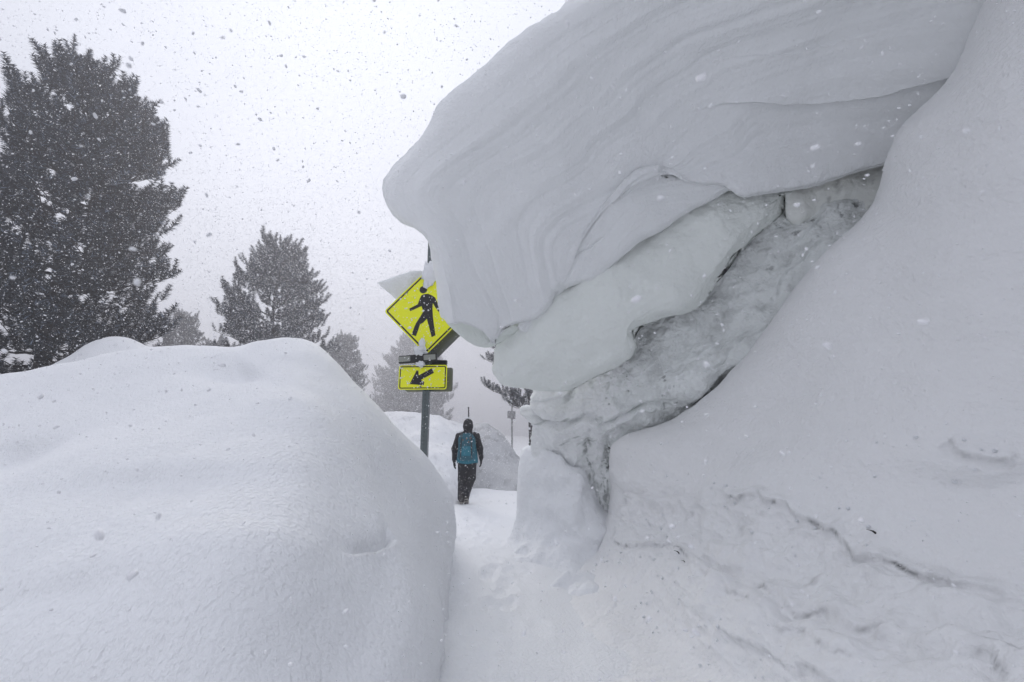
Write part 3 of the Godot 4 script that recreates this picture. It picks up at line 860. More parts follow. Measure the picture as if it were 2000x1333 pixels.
	carve(s, func(um, vm, u, v, p, n):
		var lu: float = um / maxf(u, 1e-3)
		var lv: float = vm / maxf(v, 1e-3)
		var h: float = 0.10 * n_low.get_noise_3dv(p * 1.1) + 0.05 * n_mid.get_noise_3dv(p * 2.4) + 0.022 * n_rough.get_noise_3dv(p * 5.0) + 0.008 * n_rough.get_noise_3dv(p * 15.0)
		var t := 1.0 - 0.09 * smoothstep(-0.2, 0.5, n_mid.get_noise_3dv(p * 1.6)) - 0.16 * smoothstep(0.0, 0.5, n_rough.get_noise_3dv(p * 4.0 + Vector3(0, 50, 0)))
		# thin ledges that follow the layers
		var bed: float = vm * 2.6 + 0.5 * n_low.get_noise_3dv(p * 1.2) + 0.2 * n_mid.get_noise_3dv(p * 3.0)
		var saw: float = bed - floorf(bed)
		h += 0.05 * (saw if saw < 0.88 else (1.0 - saw) * 7.3) * smoothstep(-0.3, 0.3, n_mid.get_noise_3dv(p * 0.9 + Vector3(9, 0, 0)))
		# pits and grit frozen into the ice
		var pit := smoothstep(0.30, 0.55, n_rough.get_noise_3dv(p * Vector3(6.0, 9.0, 6.0) + Vector3(20, 0, 0)) + 0.25 * n_mid.get_noise_3dv(p * 1.3 + Vector3(0, 30, 0)))
		pit *= smoothstep(0.15, 0.45, n_low.get_noise_3dv(p * 0.9 + Vector3(0, 0, 4)) + 0.5 * smoothstep(0.5, 0.1, u))
		h -= 0.02 * pit
		t -= 0.6 * pit
		# melt streaks down the near end
		var foot := smoothstep(0.62, 0.78, u)
		if foot > 0:
			var hx: float = p.x * 0.75 - p.z * 0.65
			h += foot * 0.012 * n_strata.get_noise_2d(hx * 13.0, p.y * 2.0)
			var dark := smoothstep(0.05, 0.55, n_strata.get_noise_2d(hx * 16.0 + 9.0, p.y * 2.6)) * smoothstep(-0.1, 0.4, n_mid.get_noise_3dv(p * 2.2 + Vector3(5, 0, 0)))
			t -= foot * dark * 0.45
			t += foot * 0.18
			for l in [streak, streak2]:
				var q := off(l, u, v, lu, lv)
				if absf(q.x) < 0.25:
					var e := q.x + 0.06 * n_mid.get_noise_2d(p.y * 3.0, 1.0)
					t -= 0.6 * exp(-pow(e / 0.06, 2)) * smoothstep(-0.15, 0.3, n_rough.get_noise_3dv(p * Vector3(14, 5, 14))) * smoothstep(0.0, 0.2, q.y)
					h -= 0.05 * exp(-pow(e / 0.07, 2))
		var d := off(shelf, u, v, lu, lv)
		if absf(d.x) < 0.4:
			var e := d.x + 0.05 * n_mid.get_noise_2d(um * 3.0, 0.0)
			h += 0.07 * (exp(e / 0.12) if e < 0 else exp(-pow(e / 0.03, 2)))
			h -= 0.06 * exp(-pow((e - 0.06) / 0.05, 2))
		t = clampf(t, 0.10, 1.15)
		return [h, Color(t * 0.985, t, t * 0.985)])
	part("dirty_ice_wall", commit(s, Vector3(0.9, 0.0, -0.35), 0.25, 1.4, 0.8, at), M.dirty_ice, root)

func make_far_banks() -> void:
	# left of the walker, where the trench goes on
	var rows := [
		[[700, 830, 26], [800, 822, 25], [880, 832, 24], [940, 850, 24]],
		[[700, 818, 17], [785, 810, 16], [830, 818, 15.5], [865, 828, 15], [905, 848, 15], [935, 880, 15.5]],
		[[720, 850, 14], [800, 850, 13.5], [850, 865, 12.8], [890, 885, 12.5], [915, 915, 13]],
		[[740, 900, 11.5], [810, 905, 11], [850, 920, 10.6], [880, 935, 10.5], [900, 955, 11]],
		[[740, 1000, 9.0], [820, 1000, 9.2], G(862, 1010, -0.05), G(882, 1000, -0.05), G(905, 975, -0.05)],
	]
	var s := sheet(rows, 140, 110)
	face(s, Vector3(0, 6, 0))
	carve(s, func(um, vm, u, v, p, n):
		var t := 1.0 - 0.25 * smoothstep(0.25, 0.6, n_rough.get_noise_3dv(p * 1.8))
		return [0.14 * n_low.get_noise_3dv(p * 0.5) + 0.07 * n_rough.get_noise_3dv(p * 1.3), Color(t, t, t)])
	tag(part("far_snow_bank", commit(s), M.bank_snow), "pale snow bank beyond the sign post, left of the walking person", "", "", "structure")
	# the grey heap ahead
	rows = [
		[[880, 900, 19], [930, 850, 19], [970, 850, 19], [1020, 900, 18], [1080, 930, 17]],
		[[895, 862, 16], [922, 840, 15.5], [948, 834, 15], [968, 846, 14.6], [987, 870, 14.2], [1005, 898, 14], [1060, 930, 13.5]],
		[[905, 890, 14.2], [940, 870, 13.8], [975, 885, 13.4], [1005, 915, 13], [1060, 935, 12.6]],
		[[912, 930, 13.2], [945, 920, 12.8], [980, 925, 12.5], [1010, 935, 12.2], [1060, 945, 12]],
		[G(905, 965, -0.06), G(945, 962, -0.06), G(985, 965, -0.06), G(1020, 968, -0.06), G(1060, 970, -0.06)],
	]
	s = sheet(rows, 110, 90)
	face(s, Vector3(0, 6, 0))
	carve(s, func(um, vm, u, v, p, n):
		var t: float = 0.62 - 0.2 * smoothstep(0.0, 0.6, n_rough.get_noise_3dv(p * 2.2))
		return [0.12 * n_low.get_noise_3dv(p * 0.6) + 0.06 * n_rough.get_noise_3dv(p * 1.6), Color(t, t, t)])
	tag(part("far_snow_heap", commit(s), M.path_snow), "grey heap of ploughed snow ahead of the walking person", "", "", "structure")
	# a rise by the foot of the big pine
	rows = [
		[[-900, 760, 13], [-300, 750, 13], [60, 735, 13], [180, 700, 13], [260, 690, 13], [340, 720, 13]],
		[[-900, 790, 10.5], [-300, 770, 10.5], [20, 748, 10.5], [130, 706, 10.5], [205, 668, 10.5], [245, 670, 10.5], [300, 690, 10.5], [380, 720, 10.5]],
		[[-900, 850, 9], [-300, 820, 9], [20, 800, 9], [150, 785, 9], [250, 775, 9], [380, 790, 9]],
	]
	s = sheet(rows, 120, 40)
	face(s, Vector3(0, 6, 0))
	carve(s, func(um, vm, u, v, p, n): return [0.08 * n_low.get_noise_3dv(p * 0.7), Color.WHITE])
	tag(part("snow_hummock", commit(s), M.bank_snow), "snow hummock under the big pine, behind the bank", "", "", "structure")

# ------------------------------------------------------------------ the crossing sign
func sym(a: Array, c: Vector2, k: float) -> PackedVector2Array:
	var out := PackedVector2Array()
	for q in a: out.append(Vector2((720.0 + q[0] * 0.24 - c.x) * k, -(480.0 + q[1] * 0.24 - c.y) * k))
	return out

func make_sign() -> void:
	var d := 5.55
	var base := V(829, 870, d)
	base.y = 0.0
	var o := thing("crossing_sign", base, "yellow pedestrian crossing sign with arrow plate and beacon on a grey post by the path", "road sign")
	var ray := func(px: float, py: float) -> Vector3:   # where that spot of the photograph falls on the upright plane of the post
		var q := V(px, py, 1.0) - Vector3(0, EYE, 0)
		return Vector3(0, EYE, 0) + q * (base.z / q.z)
	var k: float = (ray.call(838, 609) - Vector3(0, EYE, 0)).dot(fwd) / LENS
	var lean := Basis.from_euler(Vector3(0, 0, deg_to_rad(-0.4)))
	var turn := Basis.from_euler(Vector3(0, deg_to_rad(-5.0), 0))
	var s := st()
	box(s, Vector3(0, 2.1, 0), Vector3(0.085, 4.2, 0.085), turn, 0.008)
	part("post", done(s), M.galvanised, o)
	# holes punched up the post
	for n in 22:
		s = st()
		tube(s, [Vector3(0, 1.15 + n * 0.05, 0.0425), Vector3(0, 1.15 + n * 0.05, 0.0440)], [0.008, 0.008], 8)
		part("hole", done(s), M.housing, o).basis = turn
	var put := func(n: Node3D, px: float, py: float, forward: float, roll := 0.0) -> void:
		n.position = ray.call(px, py) - Vector3(base.x, 0, base.z) + turn * Vector3(0, 0, forward)
		n.basis = turn * Basis(Vector3(0, 0, 1), roll)
	# the diamond
	var c := Vector2(838, 609)
	var panel := Node3D.new()
	panel.name = "warning_panel"
	o.add_child(panel)
	put.call(panel, c.x, c.y, 0.065, 0.0)
	var side := 0.815
	s = st()
	prism(s, rounded(side, side, 0.045, PI / 4), -0.002, 0.002)
	part("plate", done(s), M.sign_yellow, panel)
	s = st()
	frame_of(s, rounded(side - 0.035, side - 0.035, 0.032, PI / 4), rounded(side - 0.075, side - 0.075, 0.016, PI / 4), 0.0021, 0.0035)
	part("border", done(s), M.sign_black, panel)
	s = st()
	prism(s, sym([[435, 412], [455, 402], [490, 400], [520, 413], [548, 432], [580, 500], [600, 540], [580, 552], [550, 510], [532, 478], [530, 520], [536, 590], [545, 650], [562, 745], [532, 760], [512, 690], [487, 608], [460, 638], [432, 655], [420, 700], [403, 750], [368, 736], [388, 672], [402, 640], [432, 590], [456, 548], [440, 502], [425, 508], [348, 542], [338, 521], [408, 486], [420, 445]], c, k), 0.0021, 0.0035)
	prism(s, sym(range(20).map(func(i): return [449 + 32 * cos(TAU * i / 20), 364 + 31 * sin(TAU * i / 20)]), c, k), 0.0021, 0.0035)
	part("walker_symbol", done(s), M.sign_black, panel)
	for q in [[314, 384], [455, 783]]:
		s = st()
		var e := sym([q], c, k)[0]
		tube(s, [Vector3(e.x, e.y, 0.001), Vector3(e.x, e.y, 0.008)], [0.013, 0.010], 10)
		part("bolt", done(s), M.bolt, panel)
	s = st()
	var r := RandomNumberGenerator.new()
	r.seed = 71
	for q in 130:
		var e := Vector2(r.randf_range(-0.38, 0.38), r.randf_range(-0.38, 0.38)).rotated(PI / 4)
		lump(s, Vector3(e.x, e.y, 0.004), Vector3(1, 1, 0.5) * 0.0055 * exp(r.randfn(0, 0.45)), q, 0.6, 4, 6)
	tag(part("stuck_flakes", done(s), M.flake, panel), "", "", "", "stuff")
	# the plate that faces the other way, seen by its back and edge
	s = st()
	prism(s, rounded(side, side, 0.045, PI / 4), -0.002, 0.002)
	var rear := part("rear_panel", done(s), M.sign_back, o)
	put.call(rear, c.x + 12, c.y + 6, -0.10)
	for y in [0.25, -0.25]:
		s = st()
		box(s, Vector3(0, y, -0.02), Vector3(0.3, 0.035, 0.03), Basis(), 0.004)
		var br := part("bracket", done(s), M.galvanised, o)
		put.call(br, c.x + 2, c.y, 0.04)
	# the beacon
	var bar := Node3D.new()
	bar.name = "beacon"
	o.add_child(bar)
	put.call(bar, 820, 703, 0.085, deg_to_rad(3.5))
	s = st()
	box(s, Vector3.ZERO, Vector3(0.485, 0.098, 0.055), Basis(), 0.008)
	part("housing", done(s), M.housing, bar)
	for x in [-0.165, 0.155]:
		s = st()
		box(s, Vector3(x, 0.002, 0.028), Vector3(0.15, 0.066, 0.008), Basis(), 0.003)
		var l := part("lamp_window", done(s), M.lens, bar)
	s = st()
	box(s, Vector3.ZERO, Vector3(0.42, 0.085, 0.055), Basis(), 0.008)
	var rb := part("rear_beacon", done(s), M.housing, o)
	put.call(rb, 838, 708, -0.09, deg_to_rad(-2.0))
	# the arrow plate
	c = Vector2(828, 738.5)
	k = (ray.call(828, 738) - Vector3(0, EYE, 0)).dot(fwd) / LENS
	var plate := Node3D.new()
	plate.name = "arrow_panel"
	o.add_child(plate)
	put.call(plate, c.x, c.y, 0.06)
	s = st()
	prism(s, rounded(0.612, 0.305, 0.03), -0.002, 0.002)
	part("plate", done(s), M.sign_yellow, plate)
	s = st()
	frame_of(s, rounded(0.585, 0.278, 0.022), rounded(0.560, 0.253, 0.012), 0.0021, 0.0035)
	part("border", done(s), M.sign_black, plate)
	s = st()
	prism(s, sym([[345, 1131], [398, 1022], [413, 1022], [417, 1062], [522, 1005], [542, 1042], [437, 1098], [466, 1117], [460, 1141]], c, k), 0.0021, 0.0035)
	part("arrow", done(s), M.sign_black, plate)
	s = st()
	for q in 60:
		lump(s, Vector3(r.randf_range(-0.29, 0.29), r.randf_range(-0.14, 0.14), 0.004), Vector3(1, 1, 0.5) * 0.006 * exp(r.randfn(0, 0.5)), q, 0.6, 4, 6)
	tag(part("stuck_flakes", done(s), M.flake, plate), "", "", "", "stuff")
	for q in [[437, 1152], [450, 985]]:
		s = st()
		var e := sym([q], c, k)[0]
		tube(s, [Vector3(e.x, e.y, 0.001), Vector3(e.x, e.y, 0.008)], [0.012, 0.009], 10)
		part("bolt", done(s), M.bolt, plate)
	s = st()
	prism(s, rounded(0.612, 0.305, 0.03), -0.002, 0.002)
	var rp := part("rear_plate", done(s), M.sign_back, o)
	put.call(rp, c.x + 6, c.y + 2, -0.10)
	# snow caught on it
	var clump := func(px: float, py: float, z: float, size: Vector3, seed_: float, label: String, rough := 0.5) -> void:
		var t := st()
		lump(t, Vector3.ZERO, size, seed_, rough, 12, 18)
		var m := part("snow_clump", done(t), M.clump_snow)
		m.position = ray.call(px, py) + turn * Vector3(0, 0, z)
		m.basis = turn
		tag(m, label, "snow clump", "clumps of snow stuck to the crossing sign")
	clump.call(825, 689, 0.10, Vector3(0.075, 0.06, 0.05), 3.0, "small cone of snow on top of the black beacon bar", 0.8)
	clump.call(828, 676, 0.095, Vector3(0.035, 0.075, 0.03), 5.0, "narrow spire of snow against the lowest corner of the yellow diamond", 0.6)
	clump.call(826, 714, 0.105, Vector3(0.055, 0.035, 0.035), 8.0, "dab of snow between the beacon bar and the arrow plate", 0.7)
	clump.call(842, 540, 0.08, Vector3(0.09, 0.16, 0.03), 12.0, "rime of snow covering the top corner of the yellow diamond", 0.6)
	# the blown fin of snow behind it
	var rows := [
		[[735, 551, 5.78], [760, 541, 5.76], [790, 530, 5.75], [815, 526, 5.74], [842, 530, 5.72]],
		[[738, 553, 5.80], [764, 553, 5.76], [792, 548, 5.74], [818, 545, 5.72], [848, 548, 5.70]],
		[[742, 557, 5.80], [768, 570, 5.77], [795, 572, 5.75], [820, 575, 5.73], [855, 580, 5.70]],
		[[746, 561, 5.80], [765, 580, 5.78], [790, 595, 5.76], [815, 605, 5.75], [855, 610, 5.72]],
	]
	var f := sheet(nearer(rows, [-0.36]), 60, 40)
	face(f, Vector3(0, 1.5, 0))
	curl(f, Vector3(0.2, 0, -1), [0, 0, 0.05, 0.05])
	carve(f, func(um, vm, u, v, p, n): return [0.02 * n_low.get_noise_3dv(p * 3.0), Color.WHITE])
	tag(part("snow_fin", commit(f, Vector3(0.25, 0, -0.95), 0.03, 0.16, 0.25), M.cornice_snow), "wind-blown fin of snow pointing left from behind the top of the yellow diamond", "snow fin")

# ------------------------------------------------------------------ pines
func shoot_mesh(seed_: int, needles: int, length: float, spread: float, width: float) -> ArrayMesh:
	var r := RandomNumberGenerator.new()
	r.seed = seed_
	var s := st()
	s.set_smooth_group(-1)
	for k in needles:
		var t := r.randf()
		var a := r.randf() * TAU
		var root := Vector3(0, t * length * 0.8, 0)
		var dir := Vector3(cos(a), r.randf_range(0.1, 0.9), sin(a)).normalized()
		var tip := root + dir * spread * r.randf_range(0.75, 1.05) * (1.0 - 0.45 * t * t)
		var w := dir.cross(Vector3(r.randf() - 0.5, r.randf() - 0.5, r.randf() - 0.5)).normalized() * width
		var rime := 1.0 if r.randf() < 0.84 else 7.0
		s.set_color(Color(0.030, 0.036, 0.046) * rime)
		s.add_vertex(root - w)
		s.add_vertex(root + w)
		s.add_vertex(tip)
	s.generate_normals()
	return s.commit()

var shoots := []

func multi(called: String, mesh: Mesh, where: Array, material: Material, parent: Node) -> MultiMeshInstance3D:
	var mm := MultiMesh.new()
	mm.transform_format = MultiMesh.TRANSFORM_3D
	mm.mesh = mesh
	mm.instance_count = where.size()
	for k in where.size(): mm.set_instance_transform(k, where[k])
	var o := MultiMeshInstance3D.new()
	o.name = called
	o.multimesh = mm
	o.material_override = material
	parent.add_child(o, true)
	o.set_meta("kind", "stuff")
	return o

# profile: Curve-like list of [height share, radius]
func pine(where: Vector3, tall: float, profile: Array, branches: int, size: float, seed_: int, label: String, trunk_r: float, spires := [[0.0, 0.0]], lean := 0.0) -> void:
	var r := RandomNumberGenerator.new()
	r.seed = seed_
	var o := thing("pine_tree", where, label, "tree", "pines beyond the snow banks")
	var wide := func(h: float) -> float:
		for k in profile.size() - 1:
			if h <= profile[k + 1][0]: return lerpf(profile[k][1], profile[k + 1][1], (h - profile[k][0]) / (profile[k + 1][0] - profile[k][0]))
		return profile[-1][1]
	var s := st()
	var pts := []
	var rad := []
	for k in 9:
		pts.append(Vector3(lean * k / 8.0 + 0.05 * sin(k * 1.7 + seed_), tall * 0.97 * k / 8.0, 0.05 * cos(k * 2.1)))
		rad.append(trunk_r * (1.0 - 0.88 * k / 8.0))
	tube(s, pts, rad, 10)
	part("trunk", done(s), M.bark, o)
	var limbs := st()
	var tufts := [[], [], []]
	var caps := []
	var low: float = profile[0][0]
	for b in branches:
		var h := low + (1.0 - low) * pow((b + r.randf() * 0.8) / branches, 0.85)
		var reach: float = wide.call(h) * r.randf_range(0.72, 1.06)
		var az := b * 2.399 + r.randfn(0, 0.35)
		var out := Vector3(cos(az), 0, sin(az))
		var root := Vector3(lean * h, h * tall * 0.97, 0)
		var droop := lerpf(-0.18, 0.45, h)
		var rise := r.randf_range(0.22, 0.42) * (0.7 + reach * 0.22)
		var curve := []
		var thick := []
		var steps := 7
		for k in steps + 1:
			var t := float(k) / steps
			curve.append(root + out * reach * t + Vector3(0, reach * droop * t * (1 - t * 0.35) + rise * pow(t, 3), 0) + Vector3(r.randfn(0, 0.03), r.randfn(0, 0.03), r.randfn(0, 0.03)))
			thick.append(maxf(0.012, trunk_r * 0.22 * (1 - 0.85 * t)))
		tube(limbs, curve, thick, 5, false)
		# twigs that turn up at the ends, each with brushes of needles
		var twigs := int(3 + reach * 4.2 / size * 0.5)
		for w in twigs + 1:
			var t := lerpf(0.22, 1.0, pow(float(w) / twigs, 0.8))
			var f := t * steps
			var i := mini(int(f), steps - 1)
			var p: Vector3 = curve[i].lerp(curve[i + 1], f - i)
			var side := out.cross(Vector3.UP) * (1.0 if w % 2 else -1.0)
			var l := size * r.randf_range(0.8, 1.9) * (1.15 - 0.5 * t)
			var dir := (out * r.randf_range(0.35, 0.9) + side * (r.randf_range(0.3, 1.1) if w < twigs else 0.0) + Vector3(0, r.randf_range(0.1, 0.7), 0)).normalized()
			var q := p + dir * l
			var brushes := 2 + int(l / size * 1.1)
			tube(limbs, [p, p.lerp(q, 0.5) - Vector3(0, 0.04, 0), q], [0.016, 0.012, 0.008], 4, false)
			for n in brushes:
				var at := p.lerp(q, float(n + 1) / brushes)
				var grow := (dir * r.randf_range(0.3, 0.8) + Vector3(r.randfn(0, 0.3), r.randf_range(0.5, 1.6), r.randfn(0, 0.3))).normalized()
				var x := grow.cross(Vector3(r.randf() - 0.5, 0.1, r.randf() - 0.5)).normalized()
				var g := size * r.randf_range(0.75, 1.3)
				tufts[r.randi() % 3].append(Transform3D(Basis(x * g, grow * g, x.cross(grow) * g), at))
			if r.randf() < 0.10 * (1.2 - h): caps.append([p.lerp(q, 0.6) + Vector3(0, 0.07, 0), l])
	# the leading shoots
	for sp in spires:
		var top: float = sp[1] if sp[1] > 0 else tall
		for k in 16:
			var drop := k * size * 0.22
			var at := Vector3(lean + sp[0] + r.randfn(0, 0.06 + 0.03 * k * size), top - size - drop, r.randfn(0, 0.08 + 0.03 * k * size))
			var grow := Vector3(r.randfn(0, 0.12 + 0.05 * k), 1, r.randfn(0, 0.12 + 0.05 * k)).normalized()
			var x := grow.cross(Vector3(0.3, 0.1, 0.9)).normalized()
			tufts[k % 3].append(Transform3D(Basis(x * size, grow * size, x.cross(grow) * size), at))
		tube(limbs, [Vector3(lean + sp[0] * 0.6, top - 2.2, 0), Vector3(lean + sp[0], top - 1.2, 0), Vector3(lean + sp[0], top - 0.3, 0)], [0.04, 0.03, 0.012], 5, false)
	part("limbs", done(limbs), M.bark, o)
	for k in 3: multi("foliage" if k == 0 else "foliage_%03d" % k, shoots[k], tufts[k], M.needles, o)
	if caps.size() > 2:
		var where_caps := []
		for c in caps:
			var g: float = c[1] * r.randf_range(0.12, 0.30)
			where_caps.append(Transform3D(Basis(Vector3(g * 1.5, 0, 0).rotated(Vector3.UP, r.randf() * TAU), Vector3(0, g * 0.6, 0), Vector3(0, 0, g * 1.0)), c[0]))
		multi("snow_patches", M.cap_mesh, where_caps, M.clump_snow, o)

func foot(px: float, d: float, y := 0.0) -> Vector3:
	var p := V(px, 800, d)
	p.y = y
	return p

func make_trees() -> void:
	for k in 3: shoots.append(shoot_mesh(40 + k, 130, 1.2, 0.31, 0.020))
	var s := st()
	lump(s, Vector3.ZERO, Vector3(0.5, 0.5, 0.5), 2.0, 0.5, 6, 9)
	M.cap_mesh = done(s)
	pine(foot(62, 13.0), 12.9, [[0.03, 1.9], [0.2, 2.7], [0.45, 2.6], [0.62, 2.35], [0.75, 1.9], [0.88, 1.5], [0.97, 0.7]], 92, 0.62, 5, "tallest dark pine at the left edge of the view, dusted with snow", 0.26, [[0.1, 12.9], [1.08, 12.35], [1.72, 12.2], [2.5, 11.3], [-0.7, 11.9]])
	pine(foot(515, 22.0), 10.9, [[0.05, 2.6], [0.45, 2.55], [0.65, 2.1], [0.85, 1.3], [1.0, 0.3]], 70, 0.56, 8, "rounded dark pine behind the crest of the snow bank, right of the tallest pine", 0.2, [[0.1, 10.9], [-0.7, 10.5], [0.9, 10.4], [-2.0, 9.9], [1.5, 9.6]])
	pine(foot(335, 36.0), 10.9, [[0.05, 2.4], [0.5, 2.2], [0.8, 1.3], [1.0, 0.3]], 60, 0.5, 13, "small hazy pine between the tallest pine and the rounded pine", 0.16)
	pine(foot(668, 38.0), 9.4, [[0.05, 2.2], [0.5, 1.8], [0.8, 1.0], [1.0, 0.3]], 50, 0.5, 17, "small hazy pine at the right foot of the rounded pine", 0.16)
	pine(foot(400, 44.0), 10.4, [[0.05, 2.0], [0.5, 1.8], [0.8, 1.0], [1.0, 0.3]], 45, 0.55, 23, "low faint pine just left of the rounded pine", 0.16)
	pine(foot(802, 78.0), 17.6, [[0.05, 7.2], [0.4, 6.9], [0.7, 4.6], [0.9, 2.0], [1.0, 0.5]], 110, 1.0, 29, "large pale pine faded by the blizzard behind the crossing sign", 0.4)
	pine(foot(1036, 20.0), 9.5, [[0.235, 1.75], [0.5, 1.9], [0.8, 1.2], [1.0, 0.3]], 54, 0.36, 31, "pine with a low bough showing past the left edge of the ice wall", 0.14)

# ------------------------------------------------------------------ the walker
class Field:
	var lo := Vector3.ZERO
	var cell := 0.01
	var nx := 0
	var ny := 0
	var nz := 0
	var d := PackedFloat32Array()
	var c := PackedColorArray()
	func _init(a: Vector3, b: Vector3, size: float) -> void:
		lo = a
		cell = size
		nx = int((b.x - a.x) / size) + 2
		ny = int((b.y - a.y) / size) + 2
		nz = int((b.z - a.z) / size) + 2
		d.resize(nx * ny * nz)
		d.fill(1.0)
		c.resize(nx * ny * nz)
	func bone(a: Vector3, b: Vector3, ra: float, rb: float, blend: float, col: Color, squash := Vector3.ONE) -> void:
		var m := maxf(ra, rb) * maxf(1.0, maxf(squash.x, squash.z)) + blend + cell * 3
		var lo_ := (Vector3(minf(a.x, b.x), minf(a.y, b.y), minf(a.z, b.z)) - Vector3.ONE * m - lo) / cell
		var hi_ := (Vector3(maxf(a.x, b.x), maxf(a.y, b.y), maxf(a.z, b.z)) + Vector3.ONE * m - lo) / cell
		var ab := (b - a) / squash
		var ll := maxf(ab.length_squared(), 1e-8)
		for z in range(maxi(int(lo_.z), 0), mini(int(hi_.z) + 1, nz)):
			for y in range(maxi(int(lo_.y), 0), mini(int(hi_.y) + 1, ny)):
				for x in range(maxi(int(lo_.x), 0), mini(int(hi_.x) + 1, nx)):
					var p := (lo + Vector3(x, y, z) * cell - a) / squash
					var t := clampf(p.dot(ab) / ll, 0, 1)
					var e := (p - ab * t).length() - lerpf(ra, rb, t)
					var k := (z * ny + y) * nx + x
					var o := d[k]
					if e < o: c[k] = col
					var h := maxf(blend - absf(o - e), 0.0) / blend
					d[k] = minf(o, e) - h * h * blend * 0.25
	func mesh() -> ArrayMesh:
		var at := {}
		var p := PackedVector3Array()
		var n := PackedVector3Array()
		var cc := PackedColorArray()
		var idx := PackedInt32Array()
		var sx := 1
		var sy := nx
		var sz := nx * ny
		var steps := [0, sx, sy, sx + sy, sz, sz + sx, sz + sy, sz + sx + sy]
		for z in nz - 1:
			for y in ny - 1:
				for x in nx - 1:
					var k := z * sz + y * sy + x
					var inside := 0
					for q in steps: if d[k + q] < 0: inside += 1
					if inside == 0 or inside == 8: continue
					var sum := Vector3.ZERO
					var cuts := 0
					for e in [[0, 1], [2, 3], [4, 5], [6, 7], [0, 2], [1, 3], [4, 6], [5, 7], [0, 4], [1, 5], [2, 6], [3, 7]]:
						var a: float = d[k + steps[e[0]]]
						var b: float = d[k + steps[e[1]]]
						if (a < 0) == (b < 0): continue
						var t := a / (a - b)
						var pa := Vector3(e[0] & 1, (e[0] >> 1) & 1, e[0] >> 2)
						var pb := Vector3(e[1] & 1, (e[1] >> 1) & 1, e[1] >> 2)
						sum += pa.lerp(pb, t)
						cuts += 1
					at[k] = p.size()
					p.append(lo + (Vector3(x, y, z) + sum / cuts) * cell)
					n.append(Vector3(d[k + 1] - d[k], d[k + sy] - d[k], d[k + sz] - d[k]).normalized())
					cc.append(c[k])
		for k in at:
			for axis in 3:
				var st_: int = [sx, sy, sz][axis]
				var s1: int = [sy, sz, sx][axis]
				var s2: int = [sz, sx, sy][axis]
				if (d[k] < 0) == (d[k + st_] < 0): continue
				if not (at.has(k - s1) and at.has(k - s2) and at.has(k - s1 - s2)): continue
				var a: int = at[k]
				var b: int = at[k - s1]
				var e: int = at[k - s1 - s2]
				var f: int = at[k - s2]
				if d[k] < 0: idx.append_array([a, e, b, a, f, e])
				else: idx.append_array([a, b, e, a, e, f])
		var arr := []
		arr.resize(Mesh.ARRAY_MAX)
		arr[Mesh.ARRAY_VERTEX] = p
		arr[Mesh.ARRAY_NORMAL] = n
		arr[Mesh.ARRAY_COLOR] = cc
		arr[Mesh.ARRAY_INDEX] = idx
		var me := ArrayMesh.new()
		me.add_surface_from_arrays(Mesh.PRIMITIVE_TRIANGLES, arr)
		return me

